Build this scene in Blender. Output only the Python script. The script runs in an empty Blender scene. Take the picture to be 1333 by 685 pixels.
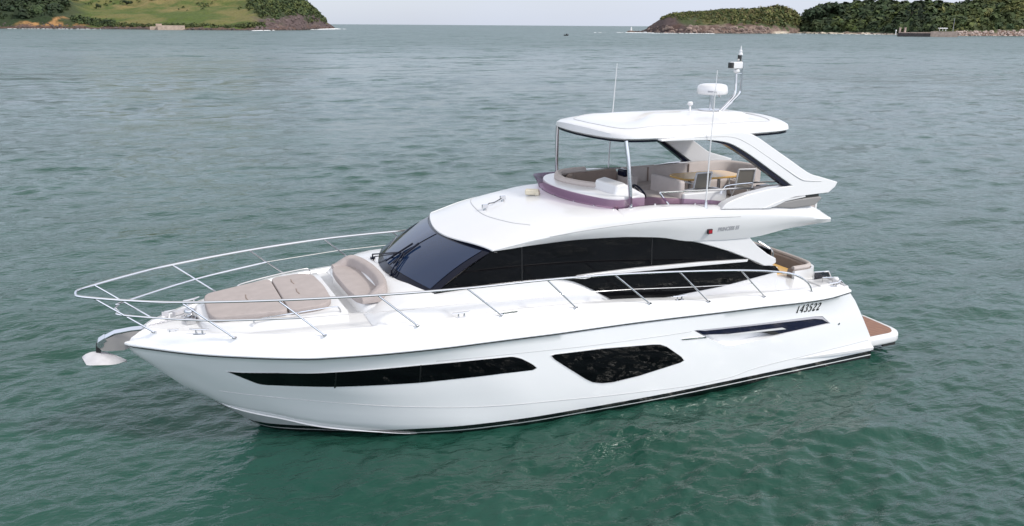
import bpy, bmesh, math, random
import numpy as np
from mathutils import Vector, Matrix

random.seed(7)
rng = np.random.default_rng(11)
sc = bpy.context.scene
COL = sc.collection
R = math.radians

# ------------------------------------------------------------------ camera, sky, sun, exposure
CAM = np.array([16.602, 15.509, 7.588])
YAW, PITCH, ROLL, FOC = -2.00237, 0.278595, 0.0066128, 1081.97 / 1333.0
cy_, sy_, cp_, sp_ = math.cos(YAW), math.sin(YAW), math.cos(PITCH), math.sin(PITCH)
FW = np.array([cy_*cp_, sy_*cp_, -sp_]); RT = np.array([sy_, -cy_, 0.0]); UP = np.cross(RT, FW)
RT, UP = math.cos(ROLL)*RT + math.sin(ROLL)*UP, -math.sin(ROLL)*RT + math.cos(ROLL)*UP
cd = bpy.data.cameras.new('camera'); cam = bpy.data.objects.new('camera', cd); COL.objects.link(cam)
M = Matrix.Identity(4)
for i in range(3):
    M[i][0], M[i][1], M[i][2], M[i][3] = RT[i], UP[i], -FW[i], CAM[i]
cam.matrix_world = M
cd.sensor_width = 36.0; cd.lens = 36.0 * FOC; cd.clip_start = 0.1; cd.clip_end = 60000
sc.camera = cam

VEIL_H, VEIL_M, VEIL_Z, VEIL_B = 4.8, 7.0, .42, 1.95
SUN = Vector((-0.47, 0.58, 0.66)).normalized()
w = bpy.data.worlds.new('World'); sc.world = w; w.use_nodes = True
nt = w.node_tree; nt.nodes.clear()
sky = nt.nodes.new('ShaderNodeTexSky'); sky.sky_type = 'NISHITA'; sky.sun_disc = False
sky.sun_elevation = math.asin(SUN.z); sky.sun_rotation = math.atan2(SUN.x, SUN.y)
sky.air_density = 1.0; sky.dust_density = 1.2; sky.ozone_density = 1.2; sky.altitude = 0
# high cloud veil: brightest low down, fill light added behind camera, a little patchy
tc = nt.nodes.new('ShaderNodeTexCoord'); mp = nt.nodes.new('ShaderNodeMapping'); mp.inputs['Scale'].default_value = (1, 1, 2.6)
nz = nt.nodes.new('ShaderNodeTexNoise'); nz.inputs['Scale'].default_value = 2.2; nz.inputs['Detail'].default_value = 6
rmp = nt.nodes.new('ShaderNodeMapRange'); rmp.inputs['From Min'].default_value = .35; rmp.inputs['From Max'].default_value = .7
rmp.inputs['To Min'].default_value = .74; rmp.inputs['To Max'].default_value = .95
mixw = nt.nodes.new('ShaderNodeMix'); mixw.data_type = 'RGBA'
sx = nt.nodes.new('ShaderNodeSeparateXYZ'); el = nt.nodes.new('ShaderNodeMapRange')
el.inputs['From Min'].default_value = .03; el.inputs['From Max'].default_value = .28; el.inputs['To Min'].default_value = VEIL_H; el.inputs['To Max'].default_value = VEIL_M
e2 = nt.nodes.new('ShaderNodeMapRange'); e2.inputs['From Min'].default_value = .28; e2.inputs['From Max'].default_value = 1; e2.inputs['To Min'].default_value = 1; e2.inputs['To Max'].default_value = VEIL_Z
m2 = nt.nodes.new('ShaderNodeMath'); m2.operation = 'MULTIPLY'
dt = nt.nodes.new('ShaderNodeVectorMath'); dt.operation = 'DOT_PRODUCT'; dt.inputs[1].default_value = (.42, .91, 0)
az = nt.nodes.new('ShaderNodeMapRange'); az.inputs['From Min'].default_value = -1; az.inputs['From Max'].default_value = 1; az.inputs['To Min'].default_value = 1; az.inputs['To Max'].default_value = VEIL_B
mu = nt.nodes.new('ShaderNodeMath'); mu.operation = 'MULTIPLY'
hz = nt.nodes.new('ShaderNodeMix'); hz.data_type = 'RGBA'; hz.inputs[6].default_value = (.87, .945, 1.13, 1); hz.inputs[7].default_value = (1.02, .995, .965, 1)
hf = nt.nodes.new('ShaderNodeMapRange'); hf.inputs['From Min'].default_value = .25; hf.inputs['From Max'].default_value = .75
vc = nt.nodes.new('ShaderNodeVectorMath'); vc.operation = 'SCALE'
bg = nt.nodes.new('ShaderNodeBackground'); bg.inputs['Strength'].default_value = 0.10
ow = nt.nodes.new('ShaderNodeOutputWorld')
L = nt.links.new
L(tc.outputs['Generated'], mp.inputs['Vector']); L(mp.outputs[0], nz.inputs['Vector']); L(nz.outputs[0], rmp.inputs['Value'])
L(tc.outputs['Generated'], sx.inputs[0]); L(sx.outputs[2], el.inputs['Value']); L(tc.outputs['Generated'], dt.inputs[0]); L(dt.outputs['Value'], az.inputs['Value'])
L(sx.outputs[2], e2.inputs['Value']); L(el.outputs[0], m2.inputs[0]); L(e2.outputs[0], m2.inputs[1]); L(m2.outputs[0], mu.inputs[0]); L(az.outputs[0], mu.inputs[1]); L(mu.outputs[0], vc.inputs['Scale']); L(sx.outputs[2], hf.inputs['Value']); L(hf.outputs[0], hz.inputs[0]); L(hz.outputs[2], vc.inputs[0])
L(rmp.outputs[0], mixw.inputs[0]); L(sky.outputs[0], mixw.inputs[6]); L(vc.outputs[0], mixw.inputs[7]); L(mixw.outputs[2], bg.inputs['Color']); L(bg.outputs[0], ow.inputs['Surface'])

sd = bpy.data.lights.new('sun', 'SUN'); sd.energy = 1.45; sd.angle = R(7.0); sd.color = (1.0, .96, .90)
so = bpy.data.objects.new('sun', sd); COL.objects.link(so); so.location = (0, 0, 60)
so.rotation_euler = SUN.to_track_quat('Z', 'Y').to_euler()
sc.view_settings.view_transform = 'Standard'; sc.view_settings.look = 'None'
sc.view_settings.exposure = 0.78; sc.view_settings.gamma = 1.0; sc.view_settings.use_curve_mapping = False
sc.cycles.max_bounces = 8; sc.cycles.transparent_max_bounces = 12; sc.cycles.volume_bounces = 0
sc.cycles.use_denoising = True

# ------------------------------------------------------------------ helpers
class MB:
    """collects shapes; build() links them as ONE mesh object"""
    def __init__(s): s.v = []; s.f = []
    def add(s, v, f):
        o = len(s.v); s.v += [tuple(map(float, p)) for p in v]; s.f += [tuple(i + o for i in q) for q in f]; return s
    def box(s, c, d, rz=0.0, ry=0.0):
        hx, hy, hz = d[0]/2, d[1]/2, d[2]/2
        m = Matrix.Rotation(rz, 3, 'Z') @ Matrix.Rotation(ry, 3, 'Y')
        vs = [m @ Vector((x, y, z)) + Vector(c) for x in (-hx, hx) for y in (-hy, hy) for z in (-hz, hz)]
        return s.add(vs, [(0,1,3,2),(4,6,7,5),(0,4,5,1),(2,3,7,6),(0,2,6,4),(1,5,7,3)])
    def grid(s, rows, closed=False):
        n = len(rows[0]); vs = [p for r in rows for p in r]; fs = []
        for i in range(len(rows)-1):
            for j in range(n if closed else n-1):
                k = (j+1) % n
                fs.append((i*n+j, i*n+k, (i+1)*n+k, (i+1)*n+j))
        return s.add(vs, fs)
    def loft(s, rings):
        s.grid(rings, True); n = len(rings[0]); o = len(s.v) - n*len(rings)
        s.f.append(tuple(range(o, o+n))); s.f.append(tuple(range(o+n*(len(rings)-1), o+n*len(rings))))
        return s
    def tube(s, pts, r, n=8):
        P = [Vector(p) for p in pts]; rings = []; ref = None
        for i, p in enumerate(P):
            t = (P[min(i+1, len(P)-1)] - P[max(i-1, 0)]).normalized()
            if ref is None: ref = t.cross(Vector((0,0,1)) if abs(t.z) < .9 else Vector((1,0,0))).normalized()
            a = (ref - t*ref.dot(t)).normalized(); b = t.cross(a); ref = a
            rr = r[i] if isinstance(r, (list, tuple)) else r
            rings.append([p + (a*math.cos(2*math.pi*k/n) + b*math.sin(2*math.pi*k/n))*rr for k in range(n)])
        return s.loft(rings)
    def lathe(s, prof, c=(0,0,0), n=24):
        rings = [[(c[0]+r*math.cos(2*math.pi*k/n), c[1]+r*math.sin(2*math.pi*k/n), c[2]+z) for k in range(n)] for r, z in prof]
        return s.loft(rings)
    def prism(s, front, back):
        n = len(front); o = len(s.v); s.v += [tuple(map(float, p)) for p in list(front)+list(back)]
        s.f.append(tuple(range(o, o+n))); s.f.append(tuple(range(o+2*n-1, o+n-1, -1)))
        s.f += [(o+i, o+n+i, o+n+(i+1) % n, o+(i+1) % n) for i in range(n)]
        return s
    def xz(s, out, y0, y1):
        """outline in side view (x, z), given thickness from y0 to y1 (numbers or functions of x, z)"""
        f0 = y0 if callable(y0) else (lambda x, z: y0); f1 = y1 if callable(y1) else (lambda x, z: y1)
        return s.prism([(x, f0(x, z), z) for x, z in out], [(x, f1(x, z), z) for x, z in out])
    def xy(s, out, z0, z1):
        f0 = z0 if callable(z0) else (lambda x, y: z0); f1 = z1 if callable(z1) else (lambda x, y: z1)
        return s.prism([(x, y, f0(x, y)) for x, y in out], [(x, y, f1(x, y)) for x, y in out])
    def mirror(s):
        o = len(s.v); s.v += [(x, -y, z) for x, y, z in s.v]; s.f += [tuple(i+o for i in reversed(q)) for q in s.f]; return s
    def build(s, name, mat, parent=None, bevel=0, seg=2, angle=35, sub=0, weld=False):
        me = bpy.data.meshes.new(name); me.from_pydata(s.v, [], s.f)
        bm = bmesh.new(); bm.from_mesh(me)
        if weld: bmesh.ops.remove_doubles(bm, verts=bm.verts, dist=1e-4)
        bmesh.ops.recalc_face_normals(bm, faces=bm.faces); bm.to_mesh(me); bm.free()
        me.polygons.foreach_set('use_smooth', [True]*len(me.polygons))
        me.set_sharp_from_angle(angle=R(angle))
        me.materials.append(mat); me.update()
        o = bpy.data.objects.new(name, me); COL.objects.link(o)
        if parent: o.parent = parent
        if bevel:
            b = o.modifiers.new('bevel', 'BEVEL'); b.width = bevel; b.segments = seg; b.limit_method = 'ANGLE'; b.angle_limit = R(40); b.harden_normals = True
        if sub:
            q = o.modifiers.new('sub', 'SUBSURF'); q.levels = sub; q.render_levels = sub
        return o

def tag(o, label=None, cat=None, group=None, kind=None):
    for k, v in (('label', label), ('category', cat), ('group', group), ('kind', kind)):
        if v: o[k] = v
    return o
def thing(name, loc, label, cat, group=None):
    o = bpy.data.objects.new(name, None); COL.objects.link(o); o.location = loc; o.empty_display_size = .2
    return tag(o, label, cat, group)
def copy_tree(o, parent=None):
    c = o.copy(); COL.objects.link(c)
    if parent: c.parent = parent
    for ch in list(o.children): copy_tree(ch, c)
    return c
def spl(pts, n=8):
    """Catmull-Rom through 2-D or 3-D points"""
    P = [np.array(p, float) for p in pts]; P = [2*P[0]-P[1]] + P + [2*P[-1]-P[-2]]; out = []
    for i in range(1, len(P)-2):
        for k in range(n):
            t = k/n; a, b, c, d = P[i-1], P[i], P[i+1], P[i+2]
            out.append(tuple(.5*((2*b)+(c-a)*t+(2*a-5*b+4*c-d)*t*t+(3*b-a-3*c+d)*t**3)))
    out.append(tuple(P[-2])); return out
def rounded(poly, r, n=4):
    """round the corners of a closed 2-D polygon"""
    out = []; m = len(poly)
    for i in range(m):
        p = np.array(poly[i], float); a = np.array(poly[i-1], float); b = np.array(poly[(i+1) % m], float)
        da, db = a-p, b-p; la, lb = np.linalg.norm(da), np.linalg.norm(db); k = min(r, la*.45, lb*.45)
        p0, p1 = p+da/la*k, p+db/lb*k
        for j in range(n+1):
            t = j/n; out.append(tuple((1-t)**2*p0+2*t*(1-t)*p+t*t*p1))
    return out

# ------------------------------------------------------------------ materials
def mat(name, col, rough=.5, metal=0, coat=0, spec=.5, ior=1.5, var=0, vscale=3, bump=0, bscale=60):
    m = bpy.data.materials.new(name); m.use_nodes = True; t = m.node_tree; p = t.nodes['Principled BSDF']
    p.inputs['Base Color'].default_value = (*col, 1); p.inputs['Roughness'].default_value = rough
    p.inputs['Metallic'].default_value = metal; p.inputs['Coat Weight'].default_value = coat; p.inputs['Coat Roughness'].default_value = .08
    p.inputs['Specular IOR Level'].default_value = spec; p.inputs['IOR'].default_value = ior
    g = t.nodes.new('ShaderNodeTexCoord')
    if var:
        n = t.nodes.new('ShaderNodeTexNoise'); n.inputs['Scale'].default_value = vscale; n.inputs['Detail'].default_value = 5
        r = t.nodes.new('ShaderNodeValToRGB'); r.color_ramp.elements[0].position = .3; r.color_ramp.elements[1].position = .7
        r.color_ramp.elements[0].color = (*[c*(1-var) for c in col], 1); r.color_ramp.elements[1].color = (*[min(1, c*(1+var)) for c in col], 1)
        t.links.new(g.outputs['Object'], n.inputs['Vector']); t.links.new(n.outputs[0], r.inputs[0]); t.links.new(r.outputs[0], p.inputs['Base Color'])
    if bump:
        n = t.nodes.new('ShaderNodeTexNoise'); n.inputs['Scale'].default_value = bscale; n.inputs['Detail'].default_value = 3
        b = t.nodes.new('ShaderNodeBump'); b.inputs['Strength'].default_value = bump; b.inputs['Distance'].default_value = .02
        t.links.new(g.outputs['Object'], n.inputs['Vector']); t.links.new(n.outputs[0], b.inputs['Height']); t.links.new(b.outputs[0], p.inputs['Normal'])
    return m
MT = {}
MT['gel'] = mat('gelcoat', (.67, .668, .67), .28, coat=.35, var=.02, vscale=.7)
MT['deck'] = mat('nonskid_deck', (.63, .63, .635), .55, var=.03, vscale=2, bump=.15, bscale=120)
MT['black_glass'] = mat('black_glass', (.002, .002, .003), .04, spec=.22)
MT['wind_glass'] = mat('tinted_windscreen', (.011, .025, .064), .05, spec=.42)
MT['black'] = mat('black_trim', (.004, .006, .016), .15, spec=.15)
MT['joint'] = mat('glazing_joint', (.007, .007, .008), .4)
MT['light_trim'] = mat('pale_trim', (.46, .45, .49), .3)
MT['navy'] = mat('navy_gloss', (.006, .008, .028), .12)
MT['steel'] = mat('stainless_steel', (.62, .62, .63), .12, metal=1)
MT['taupe'] = mat('taupe_upholstery', (.365, .320, .306), .85, var=.06, vscale=5, bump=.12, bscale=40)
MT['pale_taupe'] = mat('pale_taupe_upholstery', (.46, .41, .385), .85, var=.06, vscale=5, bump=.1, bscale=40)
MT['brown'] = mat('brown_upholstery', (.24, .185, .155), .8, var=.08, vscale=5, bump=.1, bscale=40)
MT['grey'] = mat('grey_moulding', (.25, .24, .235), .4)
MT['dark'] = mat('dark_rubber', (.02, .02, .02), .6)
MT['lettering'] = mat('black_lettering', (.012, .012, .012), .4)
MT['grey_letter'] = mat('grey_lettering', (.33, .33, .35), .35)
MT['beige'] = mat('beige_cover', (.66, .60, .47), .6, var=.06)
MT['red'] = mat('red_lens', (.30, .01, .02), .2)
MT['galv'] = mat('galvanised_steel', (.55, .54, .56), .45, metal=.35, var=.08, vscale=8)
MT['mesh'] = mat('chair_fabric', (.20, .185, .16), .8)
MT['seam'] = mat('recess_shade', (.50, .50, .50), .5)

def teak(name, c0, c1, gap=.06, axis=1, caulk=True):
    m = mat(name, c0, .55); t = m.node_tree; p = t.nodes['Principled BSDF']; N = t.nodes.new; K = t.links.new
    g = N('ShaderNodeTexCoord'); mp = N('ShaderNodeMapping'); mp.inputs['Scale'].default_value = (3, 40, 10) if axis == 1 else (40, 3, 10)
    n = N('ShaderNodeTexNoise'); n.inputs['Scale'].default_value = 1.6; n.inputs['Detail'].default_value = 6
    r = N('ShaderNodeValToRGB'); r.color_ramp.elements[0].color = (*c0, 1); r.color_ramp.elements[1].color = (*c1, 1)
    r.color_ramp.elements[0].position = .3; r.color_ramp.elements[1].position = .7
    K(g.outputs['Object'], mp.inputs[0]); K(mp.outputs[0], n.inputs['Vector']); K(n.outputs[0], r.inputs[0])
    if caulk:
        s = N('ShaderNodeSeparateXYZ'); d = N('ShaderNodeMath'); d.operation = 'DIVIDE'; d.inputs[1].default_value = gap
        fr = N('ShaderNodeMath'); fr.operation = 'FRACT'; lt = N('ShaderNodeMath'); lt.operation = 'LESS_THAN'; lt.inputs[1].default_value = .1
        mx = N('ShaderNodeMix'); mx.data_type = 'RGBA'; mx.inputs[7].default_value = (.03, .025, .02, 1)
        K(g.outputs['Object'], s.inputs[0]); K(s.outputs[axis], d.inputs[0]); K(d.outputs[0], fr.inputs[0]); K(fr.outputs[0], lt.inputs[0])
        K(lt.outputs[0], mx.inputs[0]); K(r.outputs[0], mx.inputs[6]); K(mx.outputs[2], p.inputs['Base Color'])
    else: K(r.outputs[0], p.inputs['Base Color'])
    return m
MT['teak_deck'] = teak('teak_deck', (.19, .085, .047), (.29, .145, .085), .09, 1)
MT['teak_table'] = teak('varnished_teak', (.66, .38, .10), (.76, .48, .16), caulk=False)
MT['teak_table'].node_tree.nodes['Principled BSDF'].inputs['Roughness'].default_value = .25

def hull_mat():
    m = mat('hull_gelcoat', (.84, .84, .845), .2, coat=.5); t = m.node_tree; p = t.nodes['Principled BSDF']; N = t.nodes.new; K = t.links.new
    g = N('ShaderNodeTexCoord'); s = N('ShaderNodeSeparateXYZ'); r = N('ShaderNodeValToRGB'); r.color_ramp.interpolation = 'CONSTANT'
    mr = N('ShaderNodeMapRange'); mr.inputs['From Min'].default_value = -.2; mr.inputs['From Max'].default_value = .2
    e = r.color_ramp.elements; e[0].color = (.006, .006, .008, 1); e[0].position = 0
    f = lambda z: (z+.2)/.4
    e[1].position = f(.07); e[1].color = (.75, .75, .75, 1)
    for z, c in ((.092, (.006, .006, .008, 1)), (.185, (.84, .84, .845, 1))):
        q = e.new(f(z)); q.color = c
    K(g.outputs['Object'], s.inputs[0]); K(s.outputs[2], mr.inputs['Value']); K(mr.outputs[0], r.inputs[0]); K(r.outputs[0], p.inputs['Base Color'])
    return m
MT['hull'] = hull_mat()

def tint_mat(name, tint, dark):
    m = bpy.data.materials.new(name); m.use_nodes = True; t = m.node_tree; t.nodes.clear(); N = t.nodes.new; K = t.links.new
    tr = N('ShaderNodeBsdfTransparent'); tr.inputs[0].default_value = (*tint, 1)
    df = N('ShaderNodeBsdfPrincipled'); df.inputs['Base Color'].default_value = (*dark, 1); df.inputs['Roughness'].default_value = .06
    mx = N('ShaderNodeMixShader'); mx.inputs[0].default_value = .36; o = N('ShaderNodeOutputMaterial')
    K(tr.outputs[0], mx.inputs[1]); K(df.outputs[0], mx.inputs[2]); K(mx.outputs[0], o.inputs[0]); return m
MT['purple'] = tint_mat('purple_acrylic', (.62, .44, .59), (.12, .07, .115))
MT['smoke'] = tint_mat('smoked_acrylic', (.5, .5, .52), (.02, .02, .03))

def cr(xs, ys, x):
    xs = np.asarray(xs, float); ys = np.asarray(ys, float)
    h = np.diff(xs); dl = np.diff(ys) / h
    m = np.empty(len(xs)); m[0] = dl[0]; m[-1] = dl[-1]
    for i in range(1, len(xs) - 1):
        m[i] = 0 if dl[i-1] * dl[i] <= 0 else 2 * dl[i-1] * dl[i] / (dl[i-1] + dl[i])
    x = np.clip(np.asarray(x, float), xs[0], xs[-1])
    i = np.clip(np.searchsorted(xs, x) - 1, 0, len(h) - 1)
    t = (x - xs[i]) / h[i]
    return ((2*t**3-3*t**2+1)*ys[i] + (t**3-2*t**2+t)*h[i]*m[i] + (-2*t**3+3*t**2)*ys[i+1] + (t**3-t**2)*h[i]*m[i+1])

RUB = [(2.0,2.30,1.76),(2.84,2.41,1.74),(4.78,2.45,1.82),(5.77,2.47,1.86),(8.1,2.48,1.95),(9.6,2.48,1.98),(10.7,2.465,2.01),(11.7,2.44,2.03),(12.9,2.33,2.05),(14.03,2.12,2.07),(14.5,1.93,2.07),(15.1,1.61,2.07),(15.96,1.07,2.07),(16.66,.46,2.06),(17.0,.15,2.06),(17.08,.06,2.07),(17.11,0,2.08)]
UPS = [(1.78,2.28,1.52),(6.38,2.44,1.54),(8.54,2.45,1.60),(10.94,2.38,1.71),(12.17,2.25,1.75),(14,1.93,1.80),(15.1,1.42,1.82),(16,.85,1.83),(16.6,.34,1.83),(16.85,.10,1.83),(16.92,0,1.83)]
KNU = [(1.10,2.28,.47),(3.7,2.335,.40),(4.7,2.335,.35),(5.3,2.335,.26),(6.0,2.335,.25),(7.95,2.33,.37),(9.95,2.27,.53),(11.1,2.12,.60),(12.5,1.88,.77),(13.7,1.53,.93),(14.9,1.0,1.06),(15.8,.40,1.11),(16.1,.12,1.11),(16.2,0,1.10)]
CHI = [(1.06,2.29,-.02),(6.5,2.27,-.02),(9,2.17,0.0),(9.85,2.12,.0),(11.1,1.96,.02),(12.3,1.64,.06),(13,1.41,.14),(13.65,1.15,.22),(14.1,.95,.30),(14.55,.72,.41),(15.1,.42,.52),(15.5,.14,.62),(15.67,0,.69)]
WLB = [(1.06,2.2,-.12),(6.5,2.2,-.12),(9.85,2.05,-.09),(11.1,1.87,-.06),(12.4,1.43,-.01),(13.69,.84,0),(14.55,.36,0),(14.8,.12,.0),(14.9,0,.02)]
KEL = [(1.06,1.0,-.6),(9,1,-.6),(12.4,.5,-.5),(13.5,.2,-.4),(14.0,0,-.35)]
LINES = [RUB, UPS, KNU, CHI, WLB, KEL]
DECKZ = [(2.0,1.86),(3,1.93),(4.52,2.01),(6.02,2.10),(7.49,2.26),(9.18,2.40),(10.73,2.46),(12.33,2.47),(13.92,2.45),(15.33,2.39),(16.58,2.35),(16.8,2.32),(17.0,2.27),(17.2,2.2)]
def deck_z(x): return cr([q[0] for q in DECKZ], [q[1] for q in DECKZ], x)
def line(L, x):
    a = np.array(L); return cr(a[:,0], a[:,1], x), cr(a[:,0], a[:,2], x)
def rub_y(x): return line(RUB, x)[0]
def hull_y(x, z):
    """half breadth of the topsides at station x and height z"""
    ys, zs = [], []
    for L in (CHI, KNU, UPS, RUB):
        if x > L[-1][0]: y, zz = 0.0, L[-1][2]
        else: y, zz = line(L, x)
        ys.append(float(y)); zs.append(float(zz))
    return float(np.interp(z, zs, ys))

# ------------------------------------------------------------------ the yacht (bow towards +x, port side +y, waterline z = 0)
yacht = thing('motor_yacht', (0, 0, 0), 'large white flybridge motor yacht lying at anchor on green water, numbered 143522', 'motor yacht')

# hull ------------------------------------------------------------
def hull_rows():
    NS = 110; u = np.linspace(0, 1, NS); s = 1-(1-u)**1.7
    rows = []
    def row(f, L): 
        x0, x1 = L[0][0], L[-1][0]; x = x0+(x1-x0)*s; return f(x)
    xs = RUB
    def top(dy, z):   # rows above the rubbing strake follow its plan
        def f(x):
            y, zr = line(RUB, x); t = deck_z(x)
            y2 = np.maximum(0, y-dy*np.clip(y/.3, 0, 1)); xx = x - dy*.9*np.clip(1-y/.5, 0, 1)
            if z == 'd': zz = t
            elif z == 'dm': zz = t-.03
            elif z == 'lo': zz = t-.07
            else: zz = zr+z
            return np.stack([xx, y2, zz], 1)
        return f
    for dy, z in ((.44, 'lo'), (.38, 'lo'), (.34, 'd'), (.19, 'd'), (.15, 'dm'), (.085, .14), (.055, .085), (-.02, .068), (-.035, .045), (-.032, .02), (.012, 0)):
        rows.append(row(top(dy, z), RUB))
    ctrl = [RUB, UPS, KNU, CHI]
    def lerp(a, b, k, bulge=0):
        q = a*(1-k)+b*k; q[:, 1] += bulge*np.minimum(1, a[:, 1]/1.0)*k*(1-k)*4; return q
    A = [row(lambda x, L=L: np.stack([x, line(L, x)[0], line(L, x)[1]], 1), L) for L in (RUB, UPS, KNU, CHI, WLB, KEL)]
    A[0] = A[0].copy(); A[0][:, 1] = np.maximum(0, A[0][:, 1]-.012)
    rows.append(lerp(A[0], A[1], .5))
    rows.append(A[1])
    for k in (.25, .5, .75): rows.append(lerp(A[1], A[2], k, .014))
    rows.append(A[2])
    for k in (.33, .66): rows.append(lerp(A[2], A[3], k, .012))
    rows.append(A[3])
    c2 = A[3].copy(); c2[:, 1] = np.maximum(0, c2[:, 1]-.06); c2[:, 2] -= .015; rows.append(c2)
    rows.append(A[4]); rows.append(A[5])
    return rows
HR = hull_rows()
prof = [tuple(r[0]) for r in HR[4:]]
def hull_mesh():
    mb = MB(); rows = [list(map(tuple, r)) for r in HR]; mb.grid(rows); mb.mirror()
    n = len(rows[0])
    for q in (rows[0], rows[-1]): mb.grid([q, [(x, -y, z) for x, y, z in q]])       # closed under the deck and at the keel
    # transom between the two quarters, rounded in plan
    rws = [[r[0] for r in rows[:4]]]
    tr = []
    for x, y, z in [r[0] for r in rows]:
        tr.append([(x-.10*(1-abs(v)**6), y*v, z) for v in np.linspace(1, -1, 17)])
    mb.grid(tr); return mb
hull = hull_mesh().build('hull', MT['hull'], yacht, weld=True, angle=60)

from mathutils.bvhtree import BVHTree
HB = BVHTree.FromPolygons(hull_v := [v.co.copy() for v in hull.data.vertices], [tuple(p.vertices) for p in hull.data.polygons])
_hy = hull_y
def hull_y(x, z):
    h = HB.ray_cast(Vector((x, 4.0, z)), Vector((0, -1, 0)))
    return h[0].y if h[0] is not None else _hy(x, z)
def on_hull(out, off):
    return [(x, hull_y(x, z)+off, z) for x, z in out]
def hull_panel(name, out, m, off=.012, depth=.05, parent=None, both=True, bevel=.006):
    b = MB()
    if isinstance(off, tuple): o0, o1 = off
    else: o0, o1 = off, off-depth
    # fan of strips so that the panel follows the curve of the hull
    xs = [q[0] for q in out]; x0, x1 = min(xs), max(xs); n = max(24, int((x1-x0)/.08))
    top, bot = [], []
    P = list(out)+[out[0]]
    for k in range(n+1):
        x = x0+1e-4+(x1-x0-2e-4)*k/n; zs = []
        for (xa, za), (xb, zb) in zip(P[:-1], P[1:]):
            if (xa-x)*(xb-x) <= 0 and xa != xb: zs.append(za+(zb-za)*(x-xa)/(xb-xa))
        top.append((x, max(zs))); bot.append((x, min(zs)))
    rows = []
    for (x, zt), (_, zb) in zip(top, bot):
        r = []
        for k in range(9):
            z = zt+(zb-zt)*k/8; r.append((x, hull_y(x, z)+o0, z))
        r += [(x, hull_y(x, zb)+o1, zb), (x, hull_y(x, zt)+o1, zt)]
        rows.append(r)
    b.loft(rows)
    if both: b2 = MB(); b2.v = [(x, -y, z) for x, y, z in b.v]; b2.f = b.f
    o = b.build(name, m, parent or hull, angle=40)
    if both: b2.build(name, m, parent or hull, angle=40)
    return o
BOWWIN = [(15.481,1.686),(15.218,1.682),(14.675,1.711),(13.760,1.711),(12.297,1.693),(11.177,1.670),(10.551,1.642),(10.372,1.577),(10.124,1.415),(10.028,1.319),(10.084,1.284),(10.695,1.308),(12.269,1.316),(13.233,1.351),(14.197,1.376),(14.892,1.382),(15.007,1.412),(15.262,1.561)]
MIDWIN = [(9.738,1.532),(9.692,1.549),(8.590,1.504),(7.427,1.401),(7.261,1.374),(7.087,1.295),(6.686,.997),(6.617,.907),(6.669,.875),(7.723,.741),(8.299,.708),(8.559,.729),(8.767,.786),(8.927,.880),(9.350,1.201),(9.710,1.479)]
def grow(out, k):
    c = np.mean(np.array(out), 0); return [tuple(np.array(p)+(np.array(p)-c)/np.linalg.norm(np.array(p)-c)*k) for p in out]
for out in (BOWWIN, MIDWIN):
    hull_panel('hull_window', out, MT['black_glass'], .009)
    hull_panel('window_rim', grow(out, .028), MT['gel'], .006)
for x in (13.75, 12.28): hull_panel('window_joint', [(x-.012, 1.70), (x+.012, 1.70), (x+.012, 1.33), (x-.012, 1.33)], MT['joint'], .012)
# engine air intake low on the quarter
RECESS = [(6.444,1.555),(4.881,1.450),(3.010,1.345),(2.80,1.313),(2.523,1.095),(3.843,1.073),(4.954,1.032),(5.369,1.019),(5.582,1.079),(5.872,1.216),(6.089,1.339)]
# the air intake is a real pocket cut into the topsides: flat top, sloping scoop below
for sgn in (1, -1):
    fr = [(x, sgn*2.62, z) for x, z in RECESS]
    def ztop(x): return 1.345+(x-3.0)*(.21/3.44) if x > 2.9 else 1.30
    def inner(x, z):
        zt = ztop(x)
        return z+.010 if z < zt-.06 else z-.015
    mid = [(x, sgn*(hull_y(x, z)+.012), z) for x, z in RECESS]
    bk = [(4.5+(x-4.5)*.985, sgn*(hull_y(x, z)-.05-.13*min(1, max(0, (ztop(x)-z)/.25))), inner(x, z)) for x, z in RECESS]
    cut = MB().loft([fr, mid, bk]).build('cutter', MT['gel'])
    bo = hull.modifiers.new('cut', 'BOOLEAN'); bo.operation = 'DIFFERENCE'; bo.object = cut; bo.solver = 'EXACT'
    dg = bpy.context.evaluated_depsgraph_get(); dg.update(); me2 = bpy.data.meshes.new_from_object(hull.evaluated_get(dg))
    hull.modifiers.clear(); old = hull.data; hull.data = me2; me2.name = 'hull'; me2.set_sharp_from_angle(angle=R(60)); cm = cut.data; bpy.data.objects.remove(cut); bpy.data.meshes.remove(cm)
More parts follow.
